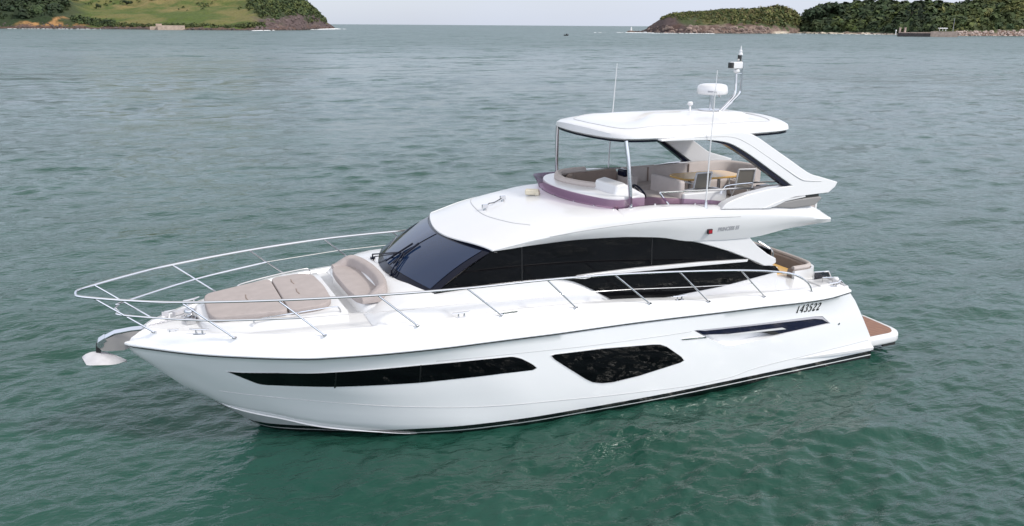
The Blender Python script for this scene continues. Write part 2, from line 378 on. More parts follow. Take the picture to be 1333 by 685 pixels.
for sgn in (1, -1):
    vent = None
    def vp(name, out, m, o0, o1, par):
        b = MB(); n = 16; xs = [q[0] for q in out]; x0, x1 = min(xs), max(xs); P = list(out)+[out[0]]; rows = []
        for k in range(n+1):
            x = x0+1e-4+(x1-x0-2e-4)*k/n; zs = []
            for (xa, za), (xb, zb) in zip(P[:-1], P[1:]):
                if (xa-x)*(xb-x) <= 0 and xa != xb: zs.append(za+(zb-za)*(x-xa)/(xb-xa))
            zt, zb = max(zs), min(zs)
            rows.append([(x, sgn*(hull_y(x, zt+(zb-zt)*j/3)+(o0(j/3) if callable(o0) else o0)), zt+(zb-zt)*j/3) for j in range(4)] +
                        [(x, sgn*(hull_y(x, zb)+o1), zb), (x, sgn*(hull_y(x, zt)+o1), zt)])
        return b.loft(rows).build(name, m, par, angle=40)
    vent = vp('air_intake', [(6.38,1.535),(4.874,1.430),(2.95,1.318),(2.79,1.285),(2.56,1.105),(4.10,1.082),(4.446,1.186),(6.160,1.40)], MT['navy'], -.03, -.07, yacht)
    vp('chrome_trim', [(6.40,1.552),(4.877,1.449),(2.98,1.340),(2.80,1.300),(2.54,1.098),(2.59,1.10),(2.84,1.270),(4.870,1.408),(6.34,1.512)], MT['light_trim'], -.008, -.06, vent)
    vp('intake_bar', [(5.551,1.318),(3.900,1.215),(3.865,1.170),(5.061,1.258)], MT['gel'], -.01, -.08, vent)
    vp('intake_slot', [(4.62,1.22),(4.18,1.165),(4.02,1.085),(4.20,1.085)], MT['dark'], -.025, -.07, vent)
    vp('trim_strip', [(6.742,1.413),(6.092,1.366),(6.088,1.333),(6.739,1.387)], MT['steel'], .014, -.01, vent)
    MB().tube([(2.256, sgn*(hull_y(2.256, 1.046)-.02), 1.046), (2.256, sgn*(hull_y(2.256, 1.046)+.012), 1.046)], .028).build('hull_fitting', MT['steel'], hull)
    # spray rail running out to the platform
    b = MB(); rows = []
    for k in range(20):
        x = 3.7-2.6*k/19; z = .388-.112*k/19; th = .075*math.sin(math.pi*min(1, k/12)/2); y = 2.325-.0*k
        rows.append([(x, sgn*(y-.03), z+th), (x, sgn*(y+.055*min(1, k/10)), z+th*.35), (x, sgn*(y+.05*min(1, k/10)), z-th*.5), (x, sgn*(y-.03), z-th)])
    b.loft(rows).build('spray_rail', MT['gel'], hull, angle=50)

for sgn in (1, -1):
    xs_ = np.linspace(2.0, 17.115, 90); b = MB(); b.tube([(x, sgn*(float(line(RUB, x)[0])+.004), float(line(RUB, x)[1])+.002) for x in xs_], .016, 6); b.build('rub_shadow_line', MT['dark'], hull)  # dark tube put in as the shadow line under the strake's lip
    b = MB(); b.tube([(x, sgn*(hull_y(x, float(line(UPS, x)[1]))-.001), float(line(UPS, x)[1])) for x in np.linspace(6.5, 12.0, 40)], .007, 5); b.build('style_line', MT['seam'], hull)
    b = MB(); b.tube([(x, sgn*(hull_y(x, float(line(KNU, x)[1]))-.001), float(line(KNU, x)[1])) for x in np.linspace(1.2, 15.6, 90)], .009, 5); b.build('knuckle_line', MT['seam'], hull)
    rows = []; xs_ = np.linspace(12.2, 15.62, 40)
    for x in xs_:
        y, z = line(CHI, x); y, z = float(y), float(z); k = min(1, (x-12.2)/1.8); k2 = min(1, y/.3)
        rows.append([(x, sgn*max(0, y-.012), z+.05), (x, sgn*(y+.022*k*k2), z+.018), (x, sgn*(y+.034*k*k2), z+.0), (x, sgn*max(0, y-.03), z-.02)])
    MB().loft(rows).build('chine_rail', MT['gel'], hull, angle=25)
# registration number, serif italics built from strokes
DIG = {'1': [[(.32,.78,.03),(.5,.95,.10),(.5,.05,.14),(.5,0,.05)], [(.28,.02,.05),(.74,.02,.05)]],
 '4': [[(.66,1,.05),(.08,.32,.06)], [(.05,.28,.09),(.92,.28,.09)], [(.66,1,.12),(.66,0,.15)], [(.45,.02,.05),(.86,.02,.05)]],
 '3': [[(.12,.82,.06),(.3,.97,.08),(.58,.97,.1),(.75,.78,.16),(.62,.58,.1),(.36,.53,.06)], [(.36,.53,.06),(.68,.48,.1),(.82,.27,.17),(.66,.05,.11),(.36,0,.08),(.1,.12,.1)]],
 '5': [[(.28,.95,.13),(.82,.95,.13)], [(.28,.97,.06),(.16,.55,.06)], [(.16,.55,.07),(.5,.62,.1),(.78,.45,.14),(.78,.2,.16),(.55,.03,.1),(.3,0,.08),(.08,.1,.1)]],
 '2': [[(.12,.72,.06),(.22,.92,.1),(.5,1,.1),(.76,.82,.17),(.7,.55,.14),(.4,.26,.09),(.1,.02,.07)], [(.1,.06,.14),(.62,.06,.14),(.86,.2,.06)]]}
for sgn in (1, -1):
    b = MB()
    x0, x1, z0, z1, H = 3.66, 2.90, 1.515, 1.478, .185
    for k, ch in enumerate('143522' if sgn > 0 else '225341'):
        for st in DIG[ch]:
            pl, pr_ = [], []
            pts = [(p[0], p[1], p[2]) for p in st]
            for i, (px, pz, wd) in enumerate(pts):
                a = pts[max(i-1, 0)]; c = pts[min(i+1, len(pts)-1)]; dx, dz = c[0]-a[0], (c[1]-a[1])*1.5; l = math.hypot(dx, dz) or 1
                nx, nzz = -dz/l*wd*1.15, dx/l*wd*1.15/1.5
                for lst, sg in ((pl, 1), (pr_, -1)):
                    qx, qz = px+sg*nx, pz+sg*nzz
                    if sgn < 0: qx = 1-qx
                    t = (k+.02+qx*.90)/6; X = x0+(x1-x0)*t-.012*qz; Zz = z0+(z1-z0)*t+qz*H
                    lst.append((X, sgn*(hull_y(X, Zz)+.006), Zz))
            b.grid([pl, pr_])
    b.build('registration_number', MT['lettering'], hull)

# swim platform
pf = MB(); out = rounded([(1.15,2.22),(.12,2.21),(-.14,1.95),(-.20,1.0),(-.20,-1.0),(-.14,-1.95),(.12,-2.21),(1.15,-2.22)], .16)
pf.loft([[(x*.985+.03, y*.97, .20) for x, y in out], [(x, y, .24) for x, y in out], [(x-.01, y*1.004, .28) for x, y in out], [(x-.01, y*1.004, .38) for x, y in out], [(x, y, .415) for x, y in out], [(x+.03, y*.985, .435) for x, y in out]])
plat = pf.build('swim_platform', MT['gel'], yacht, angle=50)
out = rounded([(1.22,2.08),(.18,2.07),(-.03,1.86),(-.09,1.0),(-.09,-1.0),(-.03,-1.86),(.18,-2.07),(1.22,-2.08)], .14)
MB().xy(out, .39, .441).build('teak_deck', MT['teak_deck'], plat)
MB().box((.35, 2.15, .20), (.40, .06, .09)).build('exhaust_grille', MT['dark'], plat)

# deck -------------------------------------------------------------
def deck_top():
    b = MB(); X = np.concatenate([np.linspace(3.7, 15, 50), np.linspace(15.1, 16.75, 26)]); rows = []
    for x in X:
        yb = max(.02, float(rub_y(x))-.37); z0 = float(deck_z(x))-.068
        rows.append([(x, yb*v, z0+.07*(1-v*v)*min(1, max(0, (x-11)/2))) for v in np.linspace(1, -1, 17)])
    b.grid(rows)
    for sg in (1, -1):
        rows = [[(x, sg*y, float(deck_z(x))-.06) for y in (float(rub_y(x))-.2, 1.86)] + [(x, sg*1.86, 1.2)] for x in np.linspace(1.95, 3.75, 8)]
        b.grid(rows)
    return b.build('deck', MT['deck'], yacht, angle=40)
deck = deck_top()

# raised foredeck trunk that carries the sun pad
def trunk():
    half = lambda x: float(np.interp(x, [13.35, 14.3, 15.2, 15.62, 15.78, 15.84], [1.38, 1.27, 1.0, .78, .55, .05]))
    zt = lambda x: float(np.interp(x, [13.35, 15.84], [2.60, 2.47]))
    b = MB(); rows = []
    for x in list(np.linspace(13.35, 15.6, 24))+[15.7, 15.76, 15.80, 15.84]:
        h = half(x); z = zt(x); zd = float(deck_z(x))-.09
        rows.append([(x, h+.10, zd), (x, h+.05, zd+.05), (x, h, z-.05), (x, h-.02, z-.015), (x, h-.06, z)] + [(x, (h-.06)*v, z) for v in (.5, 0, -.5)] +
                    [(x, -h+.06, z), (x, -h+.02, z-.015), (x, -h, z-.05), (x, -h-.05, zd+.05), (x, -h-.10, zd)])
    b.loft(rows); return b.build('foredeck_trunk', MT['gel'], yacht, angle=40)
trk = trunk()
# wide moulding in front of the windscreen
b = MB(); rows = []
for x, z, h in ((13.02, 2.42, 1.98), (12.95, 2.50, 1.95), (12.75, 2.62, 1.90), (12.55, 2.72, 1.88), (12.35, 2.79, 1.86), (12.1, 2.83, 1.845), (11.6, 2.85, 1.83), (11.0, 2.86, 1.82), (10.2, 2.86, 1.81), (9.55, 2.845, 1.805), (9.25, 2.795, 1.80), (9.0, 2.725, 1.80), (8.75, 2.62, 1.80), (8.5, 2.49, 1.80), (8.3, 2.39, 1.80), (8.1, 2.27, 1.79)):
    zd = float(deck_z(x))-.10
    rows.append([(x, h+.14, zd), (x, h+.06, zd+.04), (x, h, min(z-.06, zd+.3)), (x, h-.03, z-.02), (x, h-.09, z)] + [(x, (h-.09)*v, z+.05*(1-v*v)) for v in (.6, .3, 0, -.3, -.6)] +
                [(x, -h+.09, z), (x, -h+.03, z-.02), (x, -h, min(z-.06, zd+.3)), (x, -h-.06, zd+.04), (x, -h-.14, zd)])
b.loft(rows); b.build('windscreen_moulding', MT['gel'], yacht, angle=40)

# sun pad: two upholstered mattresses
def cushion(name, out, z0, z1, m, parent, r=.07, n=4):
    b = MB(); out = rounded(out, r, n); c = np.mean(np.array(out), 0); f0 = z0 if callable(z0) else lambda x, y: z0; f1 = z1 if callable(z1) else lambda x, y: z1
    def ring(sh, t, dz=0):
        o = []
        for x, y in out:
            d = np.array([x, y])-c; l = np.linalg.norm(d); q = c+d*(1-sh/l); zz0, zz1 = f0(*q), f1(*q); o.append((q[0], q[1], zz0+(zz1-zz0)*t+dz))
        return o
    b.loft([ring(.015, 0), ring(0, .2), ring(0, .78), ring(.008, .91), ring(.022, .98), ring(.045, 1), ring(.25, 1, .004)])
    return b.build(name, m, parent, angle=60)
zp0 = lambda x, y: float(np.interp(x, [13.4, 15.7], [2.60, 2.48])); zp1 = lambda x, y: zp0(x, y)+.115
pad = cushion('sun_pad', [(15.66, .42), (15.60, .74), (14.345, 1.06), (14.345, -1.06), (15.60, -.74), (15.66, -.42)], zp0, zp1, MT['taupe'], yacht, .16)
cushion('rear_mattress', [(14.325, 1.07), (13.72, 1.10), (13.52, .85), (13.47, 0), (13.52, -.85), (13.72, -1.10), (14.325, -1.07)], zp0, zp1, MT['taupe'], pad, .16)
for x0, y0, y1 in ((14.92, -.22, .18), (13.98, -.72, -.38), (14.0, -.06, .30)):
    MB().tube([(x0, y0, zp1(x0, 0)+.002), (x0+.02, (y0+y1)/2, zp1(x0, 0)+.004), (x0, y1, zp1(x0, 0)+.002)], .011, 6).build('seam_welt', MT['brown'], pad)
for sg in (1, -1):
    b = MB(); b.tube(spl([(14.95, sg*1.12, 2.50), (14.9, sg*1.13, 2.585), (14.2, sg*1.25, 2.66), (13.6, sg*1.32, 2.70), (13.5, sg*1.33, 2.66), (13.47, sg*1.33, 2.58)], 5), .014)
    b.build('grab_rail', MT['steel'], trk)
# bench facing forward, backed by the windscreen moulding
bench = MB(); out = rounded([(13.10, .95), (12.98, 1.24), (12.3, 1.42), (12.3, -1.42), (12.98, -1.24), (13.10, -.95)], .15)
bench.loft([[(x+.02, y*1.04, 2.36) for x, y in out], [(x, y, 2.60) for x, y in out], [(x-.02, y*.98, 2.625) for x, y in out]])
bench = bench.build('bow_bench', MT['gel'], yacht, angle=40)
cushion('seat_cushion', [(13.14, .55), (13.10, .98), (12.98, 1.20), (12.62, 1.15), (12.50, .85), (12.43, .45), (12.41, 0), (12.43, -.45), (12.50, -.85), (12.62, -1.15), (12.98, -1.20), (13.10, -.98), (13.14, -.55)], 2.61, 2.735, MT['taupe'], bench, .1)
def backrest():
    c = spl([(13.04, 1.22), (12.86, 1.23), (12.66, 1.17), (12.54, .96), (12.46, .5), (12.44, 0), (12.46, -.5), (12.54, -.96), (12.66, -1.17), (12.86, -1.23), (13.04, -1.22)], 5); b = MB(); rows = []; P = np.array(c)
    for i, p in enumerate(P):
        t = P[min(i+1, len(P)-1)]-P[max(i-1, 0)]; t /= np.linalg.norm(t); nrm = np.array([-t[1], t[0]]); nrm *= -1
        a = min(1, i/11, (len(P)-1-i)/11); a = a*a*(3-2*a); top = 2.755+.185*a; 
        def q(s, z): return (p[0]+nrm[0]*s, p[1]+nrm[1]*s, z)
        rows.append([q(.05, 2.66), q(.06, 2.72), q(.045, top-.03), q(.025, top-.005), q(-.01, top), q(-.10, top-.015), q(-.13, top-.05), q(-.14, 2.66)])
    b.loft(rows); return b.build('backrest_cushion', MT['taupe'], bench, angle=60)
backrest()

# deckhouse ----------------------------------------------------------
WT = [(10.67,3.53),(9.95,3.57),(8.99,3.585),(7.97,3.55),(7.29,3.49),(6.97,3.45),(6.24,3.29),(5.75,3.14),(5.22,2.96),(4.68,2.74),(4.14,2.49)]
BODY = [(11.70,2.30),(11.70,2.80),(10.62,3.44)]+[(x, z-.06) for x, z in WT[1:]]+[(3.72,2.42),(3.72,1.25),(10.2,1.9)]
def side_y(x, z): return 1.775-.05*max(0, (z-2.3))
house = MB().xz(BODY, lambda x, z: side_y(x, z)-.012, lambda x, z: -side_y(x, z)+.012).build('deckhouse', MT['gel'], yacht, angle=30)
SIDE = [(11.90,2.80),(10.66,3.525)]+WT[1:]+[(3.80,2.46),(3.67,2.33),(5.23,2.17),(6.56,2.11),(7.40,2.115)]+spl([(7.68,2.14),(8.0,2.22),(8.49,2.5),(8.9,2.71),(9.2,2.80),(9.47,2.845)], 4)+[(10.4,2.845),(11.2,2.83),(11.78,2.80)]
for sg in (1, -1):
    g = MB().xz(SIDE, lambda x, z: sg*(side_y(x, z)+.004), lambda x, z: sg*(side_y(x, z)-.03)).build('saloon_window', MT['black_glass'], house)
    b = MB()
    P = [(8.95,2.80),(8.85,2.845),(8.6,2.85),(7.5,2.845),(5.9,2.79),(4.62,2.715),(4.66,2.665),(5.9,2.715),(7.5,2.77),(8.45,2.79),(8.7,2.765)]
    b.xz(P, lambda x, z: sg*(side_y(x, z)+.07), lambda x, z: sg*(side_y(x, z)-.01)); b.build('window_trim', MT['gel'], house, bevel=.012)
    for x, za, zb in ((10.05, 2.86, 3.54), (7.1, 2.86, 3.44)):
        MB().xz([(x-.009, za), (x+.009, za), (x+.009, zb), (x-.009, zb)], lambda x, z: sg*(side_y(x, z)+.009), lambda x, z: sg*(side_y(x, z)-.0)).build('window_joint', MT['joint'], g)
# aft bulkhead doors, dark glass
MB().box((3.69, 0, 2.0), (.05, 2.9, 1.5)).build('saloon_door', MT['black_glass'], house)

# windscreen
def ws(v, t, off=0):
    a = abs(v); x0, z0 = 12.23-.36*a**1.7, 2.90-.10*a*a; x1, z1 = 11.07-.42*a**1.8, 3.53-.01*a*a
    n = np.array([.47, 0, .88]); bul = .05*math.sin(math.pi*t)
    return (x0+(x1-x0)*t+n[0]*(off+bul), (1.755+(1.70-1.755)*t)*v, z0+(z1-z0)*t+n[2]*(off+bul))
V = np.linspace(-1, 1, 33); T = np.linspace(-.04, 1.03, 10)
scr = MB().grid([[ws(v, t) for v in V] for t in T]).build('windscreen', MT['black'], yacht)
for a, c in ((-.955, -.022), (.022, .90)):
    b = MB(); vv = np.linspace(a, c, 18)
    tb = lambda v: .075; tt = .945
    b.grid([[ws(v, tb(v)+(tt-tb(v))*k/8, .010) for v in vv] for k in range(9)])
    b.build('glass_pane', MT['wind_glass'], scr)
for base, mid, bl0, bl1 in (((12.22, -1.02, 2.84), (-.03, .30), (-.13, .07), (-.055, .56)), ((12.22, .36, 2.86), (.045, .36), (.075, .12), (.045, .62))):
    wp = MB().tube([ws(*bl0, .05), ws(*bl1, .05)], [.02, .022], 6).build('wiper', MT['black'], scr)
    o = Vector((0, .055, 0))
    e = Vector(ws(*mid, .08))
    b = MB(); b.tube([base, Vector(base)+Vector((0, 0, .10)), e], .016, 6); b.tube([Vector(base)+Vector((.02, .13, .0)), Vector(base)+Vector((.0, .13, .08)), e+Vector((-.02, .06, 0))], .012, 6)
    b.box(base, (.09, .09, .08)); b.build('wiper_arm', MT['black'], scr)

# roof and flybridge moulding -----------------------------------------
ZC = [(8.0,4.12),(8.5,4.09),(9,4.02),(9.5,3.94),(10,3.85),(10.5,3.72),(11.07,3.545)]
CR = [(2.40,3.45),(3.2,3.60),(4.23,3.72),(5.78,3.85),(7.1,3.91),(8.19,3.90),(9.19,3.82),(9.9,3.72),(10.3,3.63),(10.65,3.545)]
CY = [(2.40,1.86),(3.0,1.98),(5,2.0),(8,1.97),(9.5,1.90),(10.65,1.755)]
LO = [(2.40,3.37),(3.49,3.335),(4.69,3.22),(5.3,3.24),(5.9,3.28),(6.24,3.30),(6.97,3.45),(7.29,3.49),(7.97,3.55),(8.99,3.585),(9.95,3.57),(10.65,3.525)]
DK = [(2.40,3.50),(2.6,3.61),(2.9,3.75),(3.2,3.83),(5,3.93),(5.8,4.0),(7,4.09),(8,4.11)]
I1 = lambda T, x: float(cr([q[0] for q in T], [q[1] for q in T], x))
def fly_rows():
    b = MB(); S = np.linspace(0, 1, 26); Vv = np.concatenate([np.linspace(1, .8, 6), np.linspace(.72, -.72, 19), np.linspace(-.8, -1, 6)])
    def pt(v, s):
        a = abs(v); xf = 11.09-.43*a**1.8; x = xf+(7.9-xf)*s; cyy = I1(CY, min(x, 10.65)); zc, zr = I1(ZC, min(x, 11.07)), I1(CR, min(x, 10.65))
        p = 3+3*min(1, s*1.5); return (x, cyy*v, zr+(zc-zr)*(1-a**p))
    rows = [[(pt(v, 0)[0]-.10, pt(v, 0)[1], pt(v, 0)[2]-.06) for v in Vv], [(pt(v, 0)[0]+.004, pt(v, 0)[1], pt(v, 0)[2]-.022) for v in Vv]]
    rows += [[pt(v, s) for v in Vv] for s in S]
    b.grid(rows)
    # sides: crease down to the window line, all the way aft
    for sg in (1, -1):
        X = list(np.linspace(10.66, 8.0, 16))+list(np.linspace(7.85, 2.40, 34)); rr = []
        for x in X:
            zr, zl, yc = I1(CR, x), I1(LO, x), I1(CY, x); yl = 1.80+.07*max(0, min(1, (9-x)/2))
            if x > 9.5: yl = min(yl, yc-.005)
            h = zr-zl; r = []
            if x < 7.95:
                zd = I1(DK, x); yi = 1.60; bl = max(0, min(1, (7.95-x)/.9)); fz = lambda y, z: z*bl+(1-bl)*(zr+(I1(ZC, 8.0)-zr)*(1-min(1, y/yc)**6))
                r += [(x, sg*1.50, 3.50), (x, sg*(yi-.04), fz(yi-.04, zd-.05)), (x, sg*yi, fz(yi, zd-.012)), (x, sg*(yi+.05), fz(yi+.05, zd)), (x, sg*(yc-.16), fz(yc-.16, zd-.4*(zd-zr)*.25)), (x, sg*(yc-.06), fz(yc-.06, zr+.35*(zd-zr)))]
            else:
                r += [(x, sg*(yc-.012), zr)]*6
            r += [(x, sg*(yc-.004), zr+.012), (x, sg*(yc+.004), zr-.018), (x, sg*(yc+.012), zr-.26*h), (x, sg*(.72*yc+.28*yl), zr-.62*h), (x, sg*yl, zl), (x, sg*(yl-.05), zl+.0), (x, sg*1.2, zl+(.0 if x < 6 else .05)), (x, 0, zl+(.0 if x < 6 else .05))]
            rr.append(r)
        b.grid(rr)
        e = rr[-1]; n = len(e); c = (2.34, sg*1.2, 3.52); o = len(b.v); b.v += [(2.40, 0, 3.50)]
        b.f.append(tuple(range(o-n, o))+(o,))
    return b.build('flybridge_moulding', MT['gel'], yacht, weld=True, angle=38)
fly = fly_rows()
FB = BVHTree.FromPolygons([v.co.copy() for v in fly.data.vertices], [tuple(p.vertices) for p in fly.data.polygons])
def fly_z(x, y):
    h = FB.ray_cast(Vector((x, y, 6)), Vector((0, 0, -1))); return h[0].z if h[0] is not None else 4.0
def fly_y(x, z):
    h = FB.ray_cast(Vector((x, 4, z)), Vector((0, -1, 0))); return h[0].y if h[0] is not None else 1.98
MB().box((5.1, 0, 3.54), (5.4, 3.06, .04)).build('flybridge_floor', MT['deck'], fly)
MB().box((7.86, 0, 3.82), (.06, 3.1, .56)).build('front_bulkhead', MT['pale_taupe'], fly)
b = MB(); b.box((2.52, 0, 3.62), (.06, 3.0, .40)); b.build('aft_coaming', MT['gel'], fly)
# shadow line groove under the coaming and the tail that comes down to the side deck
TAIL = [(6.24,3.31),(5.75,3.155),(5.22,2.975),(4.68,2.755),(4.17,2.52),(3.95,2.50),(3.84,2.56),(3.86,2.66),(4.10,2.78),(4.42,3.0),(4.60,3.16),(4.70,3.26),(6.2,3.34)]
for sg in (1, -1):
    b = MB(); b.xz(TAIL, lambda x, z: sg*(1.83+.02*(z-2.5)), lambda x, z: sg*1.60); b.build('roof_tail', MT['gel'], fly, bevel=.035, seg=3)
    b = MB(); P = spl([(9.55,3.735),(8.8,3.80),(8.0,3.835),(7.0,3.845),(6.0,3.81),(5.1,3.755)], 6)
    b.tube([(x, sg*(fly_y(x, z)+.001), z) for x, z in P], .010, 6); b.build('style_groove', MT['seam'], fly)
    MB().box((5.86, sg*1.985, 3.50), (.11, .05, .10)).build('sidelight', MT['dark'], fly) 
    MB().box((5.86, sg*2.005, 3.50), (.08, .035, .07)).build('sidelight_lens', MT['red'] if sg > 0 else mat('green_lens', (.01, .2, .05), .2), fly)
def text_mesh(name, s, size, m, parent, fn, sx=1.0):
    cu = bpy.data.curves.new(name, 'FONT'); cu.body = s; cu.size = size; cu.resolution_u = 3; cu.offset = .006
    to = bpy.data.objects.new(name, cu); COL.objects.link(to); dg = bpy.context.evaluated_depsgraph_get(); dg.update()
    me = bpy.data.meshes.new_from_object(to.evaluated_get(dg)); bpy.data.objects.remove(to); bpy.data.curves.remove(cu)
    for v in me.vertices: v.co = Vector(fn(v.co.x*sx, v.co.y))
    me.materials.clear(); me.materials.append(m); me.name = name
    o = bpy.data.objects.new(name, me); COL.objects.link(o); o.parent = parent; return o
for sg in (1, -1):
    fx = (lambda u, v: (5.64-u, fly_y(5.64-u, 3.475+v)+.004, 3.475+v)) if sg > 0 else (lambda u, v: (5.02+u, -fly_y(5.02+u, 3.475+v)-.004, 3.475+v))
    text_mesh('name_lettering', 'PRINCESS 55', .115, MT['grey_letter'], fly, fx, .86)

# arch wings that carry the hardtop
ARCH = spl([(5.55,3.93),(5.40,4.06),(4.95,4.18),(4.50,4.24),(4.20,4.275)], 3)+[(3.68,4.29)]+spl([(4.20,4.62),(4.70,4.94),(5.05,5.14),(5.35,5.27),(5.75,5.345),(6.3,5.37),(7.0,5.385)], 3)+spl([(7.0,5.42),(6.0,5.46),(5.3,5.49),(4.85,5.46),(4.55,5.34),(4.30,5.19),(3.75,4.86),(3.30,4.585),(3.10,4.49),(2.85,4.42),(2.37,4.28)], 3)+[(2.44,4.18),(2.62,4.06),(3.11,4.05),(3.55,4.04),(3.90,3.99),(4.15,3.90),(4.22,3.83)]
ay = lambda z, o: o-.21*max(0, (z-4.2))/1.25
for sg in (1, -1):
    b = MB(); b.xz(ARCH, lambda x, z: sg*ay(z, 1.93), lambda x, z: sg*ay(z, 1.72)); arch = b.build('hardtop_arch', MT['gel'], yacht, bevel=.055, seg=4, angle=50)
    b = MB(); b.xz([(3.70,4.275),(4.20,4.60),(4.70,4.92),(5.05,5.13),(5.35,5.28),(5.75,5.35),(5.78,5.33),(5.40,5.24),(5.10,5.08),(4.74,4.86),(4.24,4.54),(3.82,4.262)], lambda x, z: sg*ay(z, 1.90), lambda x, z: sg*ay(z, 1.74)); b.build('arch_seal', MT['black'], arch)
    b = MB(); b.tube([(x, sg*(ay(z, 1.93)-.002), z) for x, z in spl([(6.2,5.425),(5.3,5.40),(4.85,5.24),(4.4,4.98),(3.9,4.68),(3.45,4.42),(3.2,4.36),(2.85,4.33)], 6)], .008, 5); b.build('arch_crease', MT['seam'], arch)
    b = MB(); G = [(4.18,3.86),(3.95,3.945),(3.5,3.98),(2.85,3.99),(2.78,3.96),(2.86,3.88),(2.98,3.80),(3.6,3.78)]
    b.xz(G, lambda x, z: sg*1.925, lambda x, z: sg*1.6); b.build('side_locker', MT['grey'], fly, bevel=.03)
    b = MB(); b.xz([(3.95,3.975),(3.5,4.05),(2.88,4.065),(2.86,3.97),(3.5,3.96)], lambda x, z: sg*1.895, lambda x, z: sg*1.5); b.build('vent_gap', MT['dark'], fly)
    b = MB(); b.xz([(4.42,3.86),(4.2,3.93),(3.9,4.005),(3.3,4.045),(3.3,4.02),(3.85,3.97),(4.14,3.875)], lambda x, z: sg*1.945, lambda x, z: sg*1.8); b.build('locker_trim', MT['gel'], fly)

# tinted windscreen round the flybridge
def fws(side):
    C_ = spl([(5.0, 1.60), (6.0, 1.60), (7.0, 1.60), (7.55, 1.60), (7.95, 1.55), (8.22, 1.25), (8.40, .75), (8.47, .0), (8.40, -.75), (8.22, -1.25), (7.95, -1.55), (7.55, -1.60), (7.0, -1.60), (6.0, -1.60), (5.0, -1.60)], 6)
    return C_
CW = fws(0); P = np.array(CW); rows = []
for i, p in enumerate(P):
    t = P[min(i+1, len(P)-1)]-P[max(i-1, 0)]; t /= np.linalg.norm(t); nv = np.array([t[1], -t[0]])*-1
    if np.dot(nv, p-np.array([6, 0])) < 0: nv = -nv
    x = p[0]; zb = fly_z(p[0]+nv[0]*.03, p[1]+nv[1]*.03)-.012
    h = float(np.interp(x, [5.0, 5.4, 6.8, 7.5, 8.5], [.02, .10, .15, .22, .24])); ln = float(np.interp(x, [7.2, 8.0, 8.3, 8.5], [.03, .17, .12, .07]))
    rows.append([(p[0], p[1], zb), (p[0]+nv[0]*ln*.5, p[1]+nv[1]*ln*.5, zb+h*.6), (p[0]+nv[0]*ln, p[1]+nv[1]*ln, zb+h)])
MB().grid(rows).build('wind_deflector', MT['purple'], fly)
b = MB(); b.tube([r[0] for r in rows], .018, 6); b.build('deflector_seal', MT['black'], fly)
for k in range(6, len(rows)-6, 6):
    b = MB(); q = rows[k][0]; b.box((q[0], q[1], q[2]+.02), (.035, .035, .035)); b.build('deflector_clip', MT['steel'], fly)
# dash in white with an upholstered lip
inn = [tuple(np.array(p)*.965+np.array([.21, 0])) for p in CW if p[0] > 7.4]
back = spl([(7.35, -1.45), (7.72, -1.25), (7.98, -.6), (7.85, .0), (7.55, .55), (7.30, 1.0), (7.25, 1.45)], 5)
MB().xy(inn+back, 4.05, lambda x, y: 4.27+.02*(8.4-x)).build('dash_top', MT['gel'], fly, bevel=.03)
b = MB(); b.tube([(x+.02, y, 4.31) for x, y in spl([(6.9, -1.46), (7.35, -1.42), (7.72, -1.22), (7.98, -.6), (7.87, .0), (7.62, .45)], 6)], [.09]*19+[.08]*12, 8); b.build('padded_lip', MT['pale_taupe'], fly)

# flybridge helm and seats
b = MB(); b.loft([[(7.75, .35, 4.2), (7.75, 1.25, 4.2), (7.70, 1.22, 4.46), (7.70, .38, 4.46)], [(7.55, .33, 4.1), (7.55, 1.27, 4.1), (7.50, 1.22, 4.50), (7.50, .38, 4.50)], [(7.0, .33, 3.9), (7.0, 1.27, 3.9), (6.98, 1.24, 4.22), (6.98, .36, 4.22)]])
helm = b.build('helm_console', MT['gel'], fly, bevel=.05, seg=3)
b = MB(); cw = Vector((6.86, .80, 4.20)); ax = Vector((-.8, 0, .6)).normalized(); u1 = Vector((0, 1, 0)); u2 = ax.cross(u1)
b.tube([cw+(u1*math.cos(a)+u2*math.sin(a))*.19 for a in np.linspace(0, 2*math.pi, 25)], .02, 6)
for a in (0, 2.1, 4.2): b.tube([cw, cw+(u1*math.cos(a)+u2*math.sin(a))*.18], .014, 6)
b.tube([cw, cw-ax*.12], .03, 6); b.build('steering_wheel', MT['black'], helm)
def block(name, c, d, m, par, bev=.05): return MB().box(c, d).build(name, m, par, bevel=bev, seg=3)
hs = block('helm_seat', (6.25, .62, 3.82), (.55, 1.1, .5), MT['pale_taupe'], fly, .06)
block('seat_back', (6.02, .62, 4.16), (.16, 1.12, .55), MT['pale_taupe'], hs, .06)
block('head_rest', (6.60, -.28, 4.42), (.14, .30, .17), MT['black'], hs, .05)
# U-shaped sofa along starboard and aft
def sofa_back(name, c, z0, z1, th, m, par):
    b = MB(); P = np.array(spl(c, 6)); rows = []
    for i, p in enumerate(P):
        t = P[min(i+1, len(P)-1)]-P[max(i-1, 0)]; t /= np.linalg.norm(t); n = np.array([-t[1], t[0]]); h = th/2
        rows.append([(p[0]+n[0]*s, p[1]+n[1]*s, z) for s, z in ((h, z0), (h, z1-.05), (h*.6, z1-.012), (0, z1), (-h*.6, z1-.012), (-h, z1-.05), (-h, z0))])
    return b.loft(rows).build(name, m, par, angle=60)
sofa = sofa_back('flybridge_sofa', [(5.9, -1.42), (4.6, -1.43), (3.3, -1.42), (2.85, -1.30), (2.66, -.95), (2.62, -.4)], 3.56, 4.33, .17, MT['pale_taupe'], fly)
block('seat_base', (4.3, -1.07, 3.76), (3.0, .55, .40), MT['pale_taupe'], sofa)
block('aft_seat', (2.98, -.45, 3.76), (.5, 1.3, .40), MT['pale_taupe'], sofa)
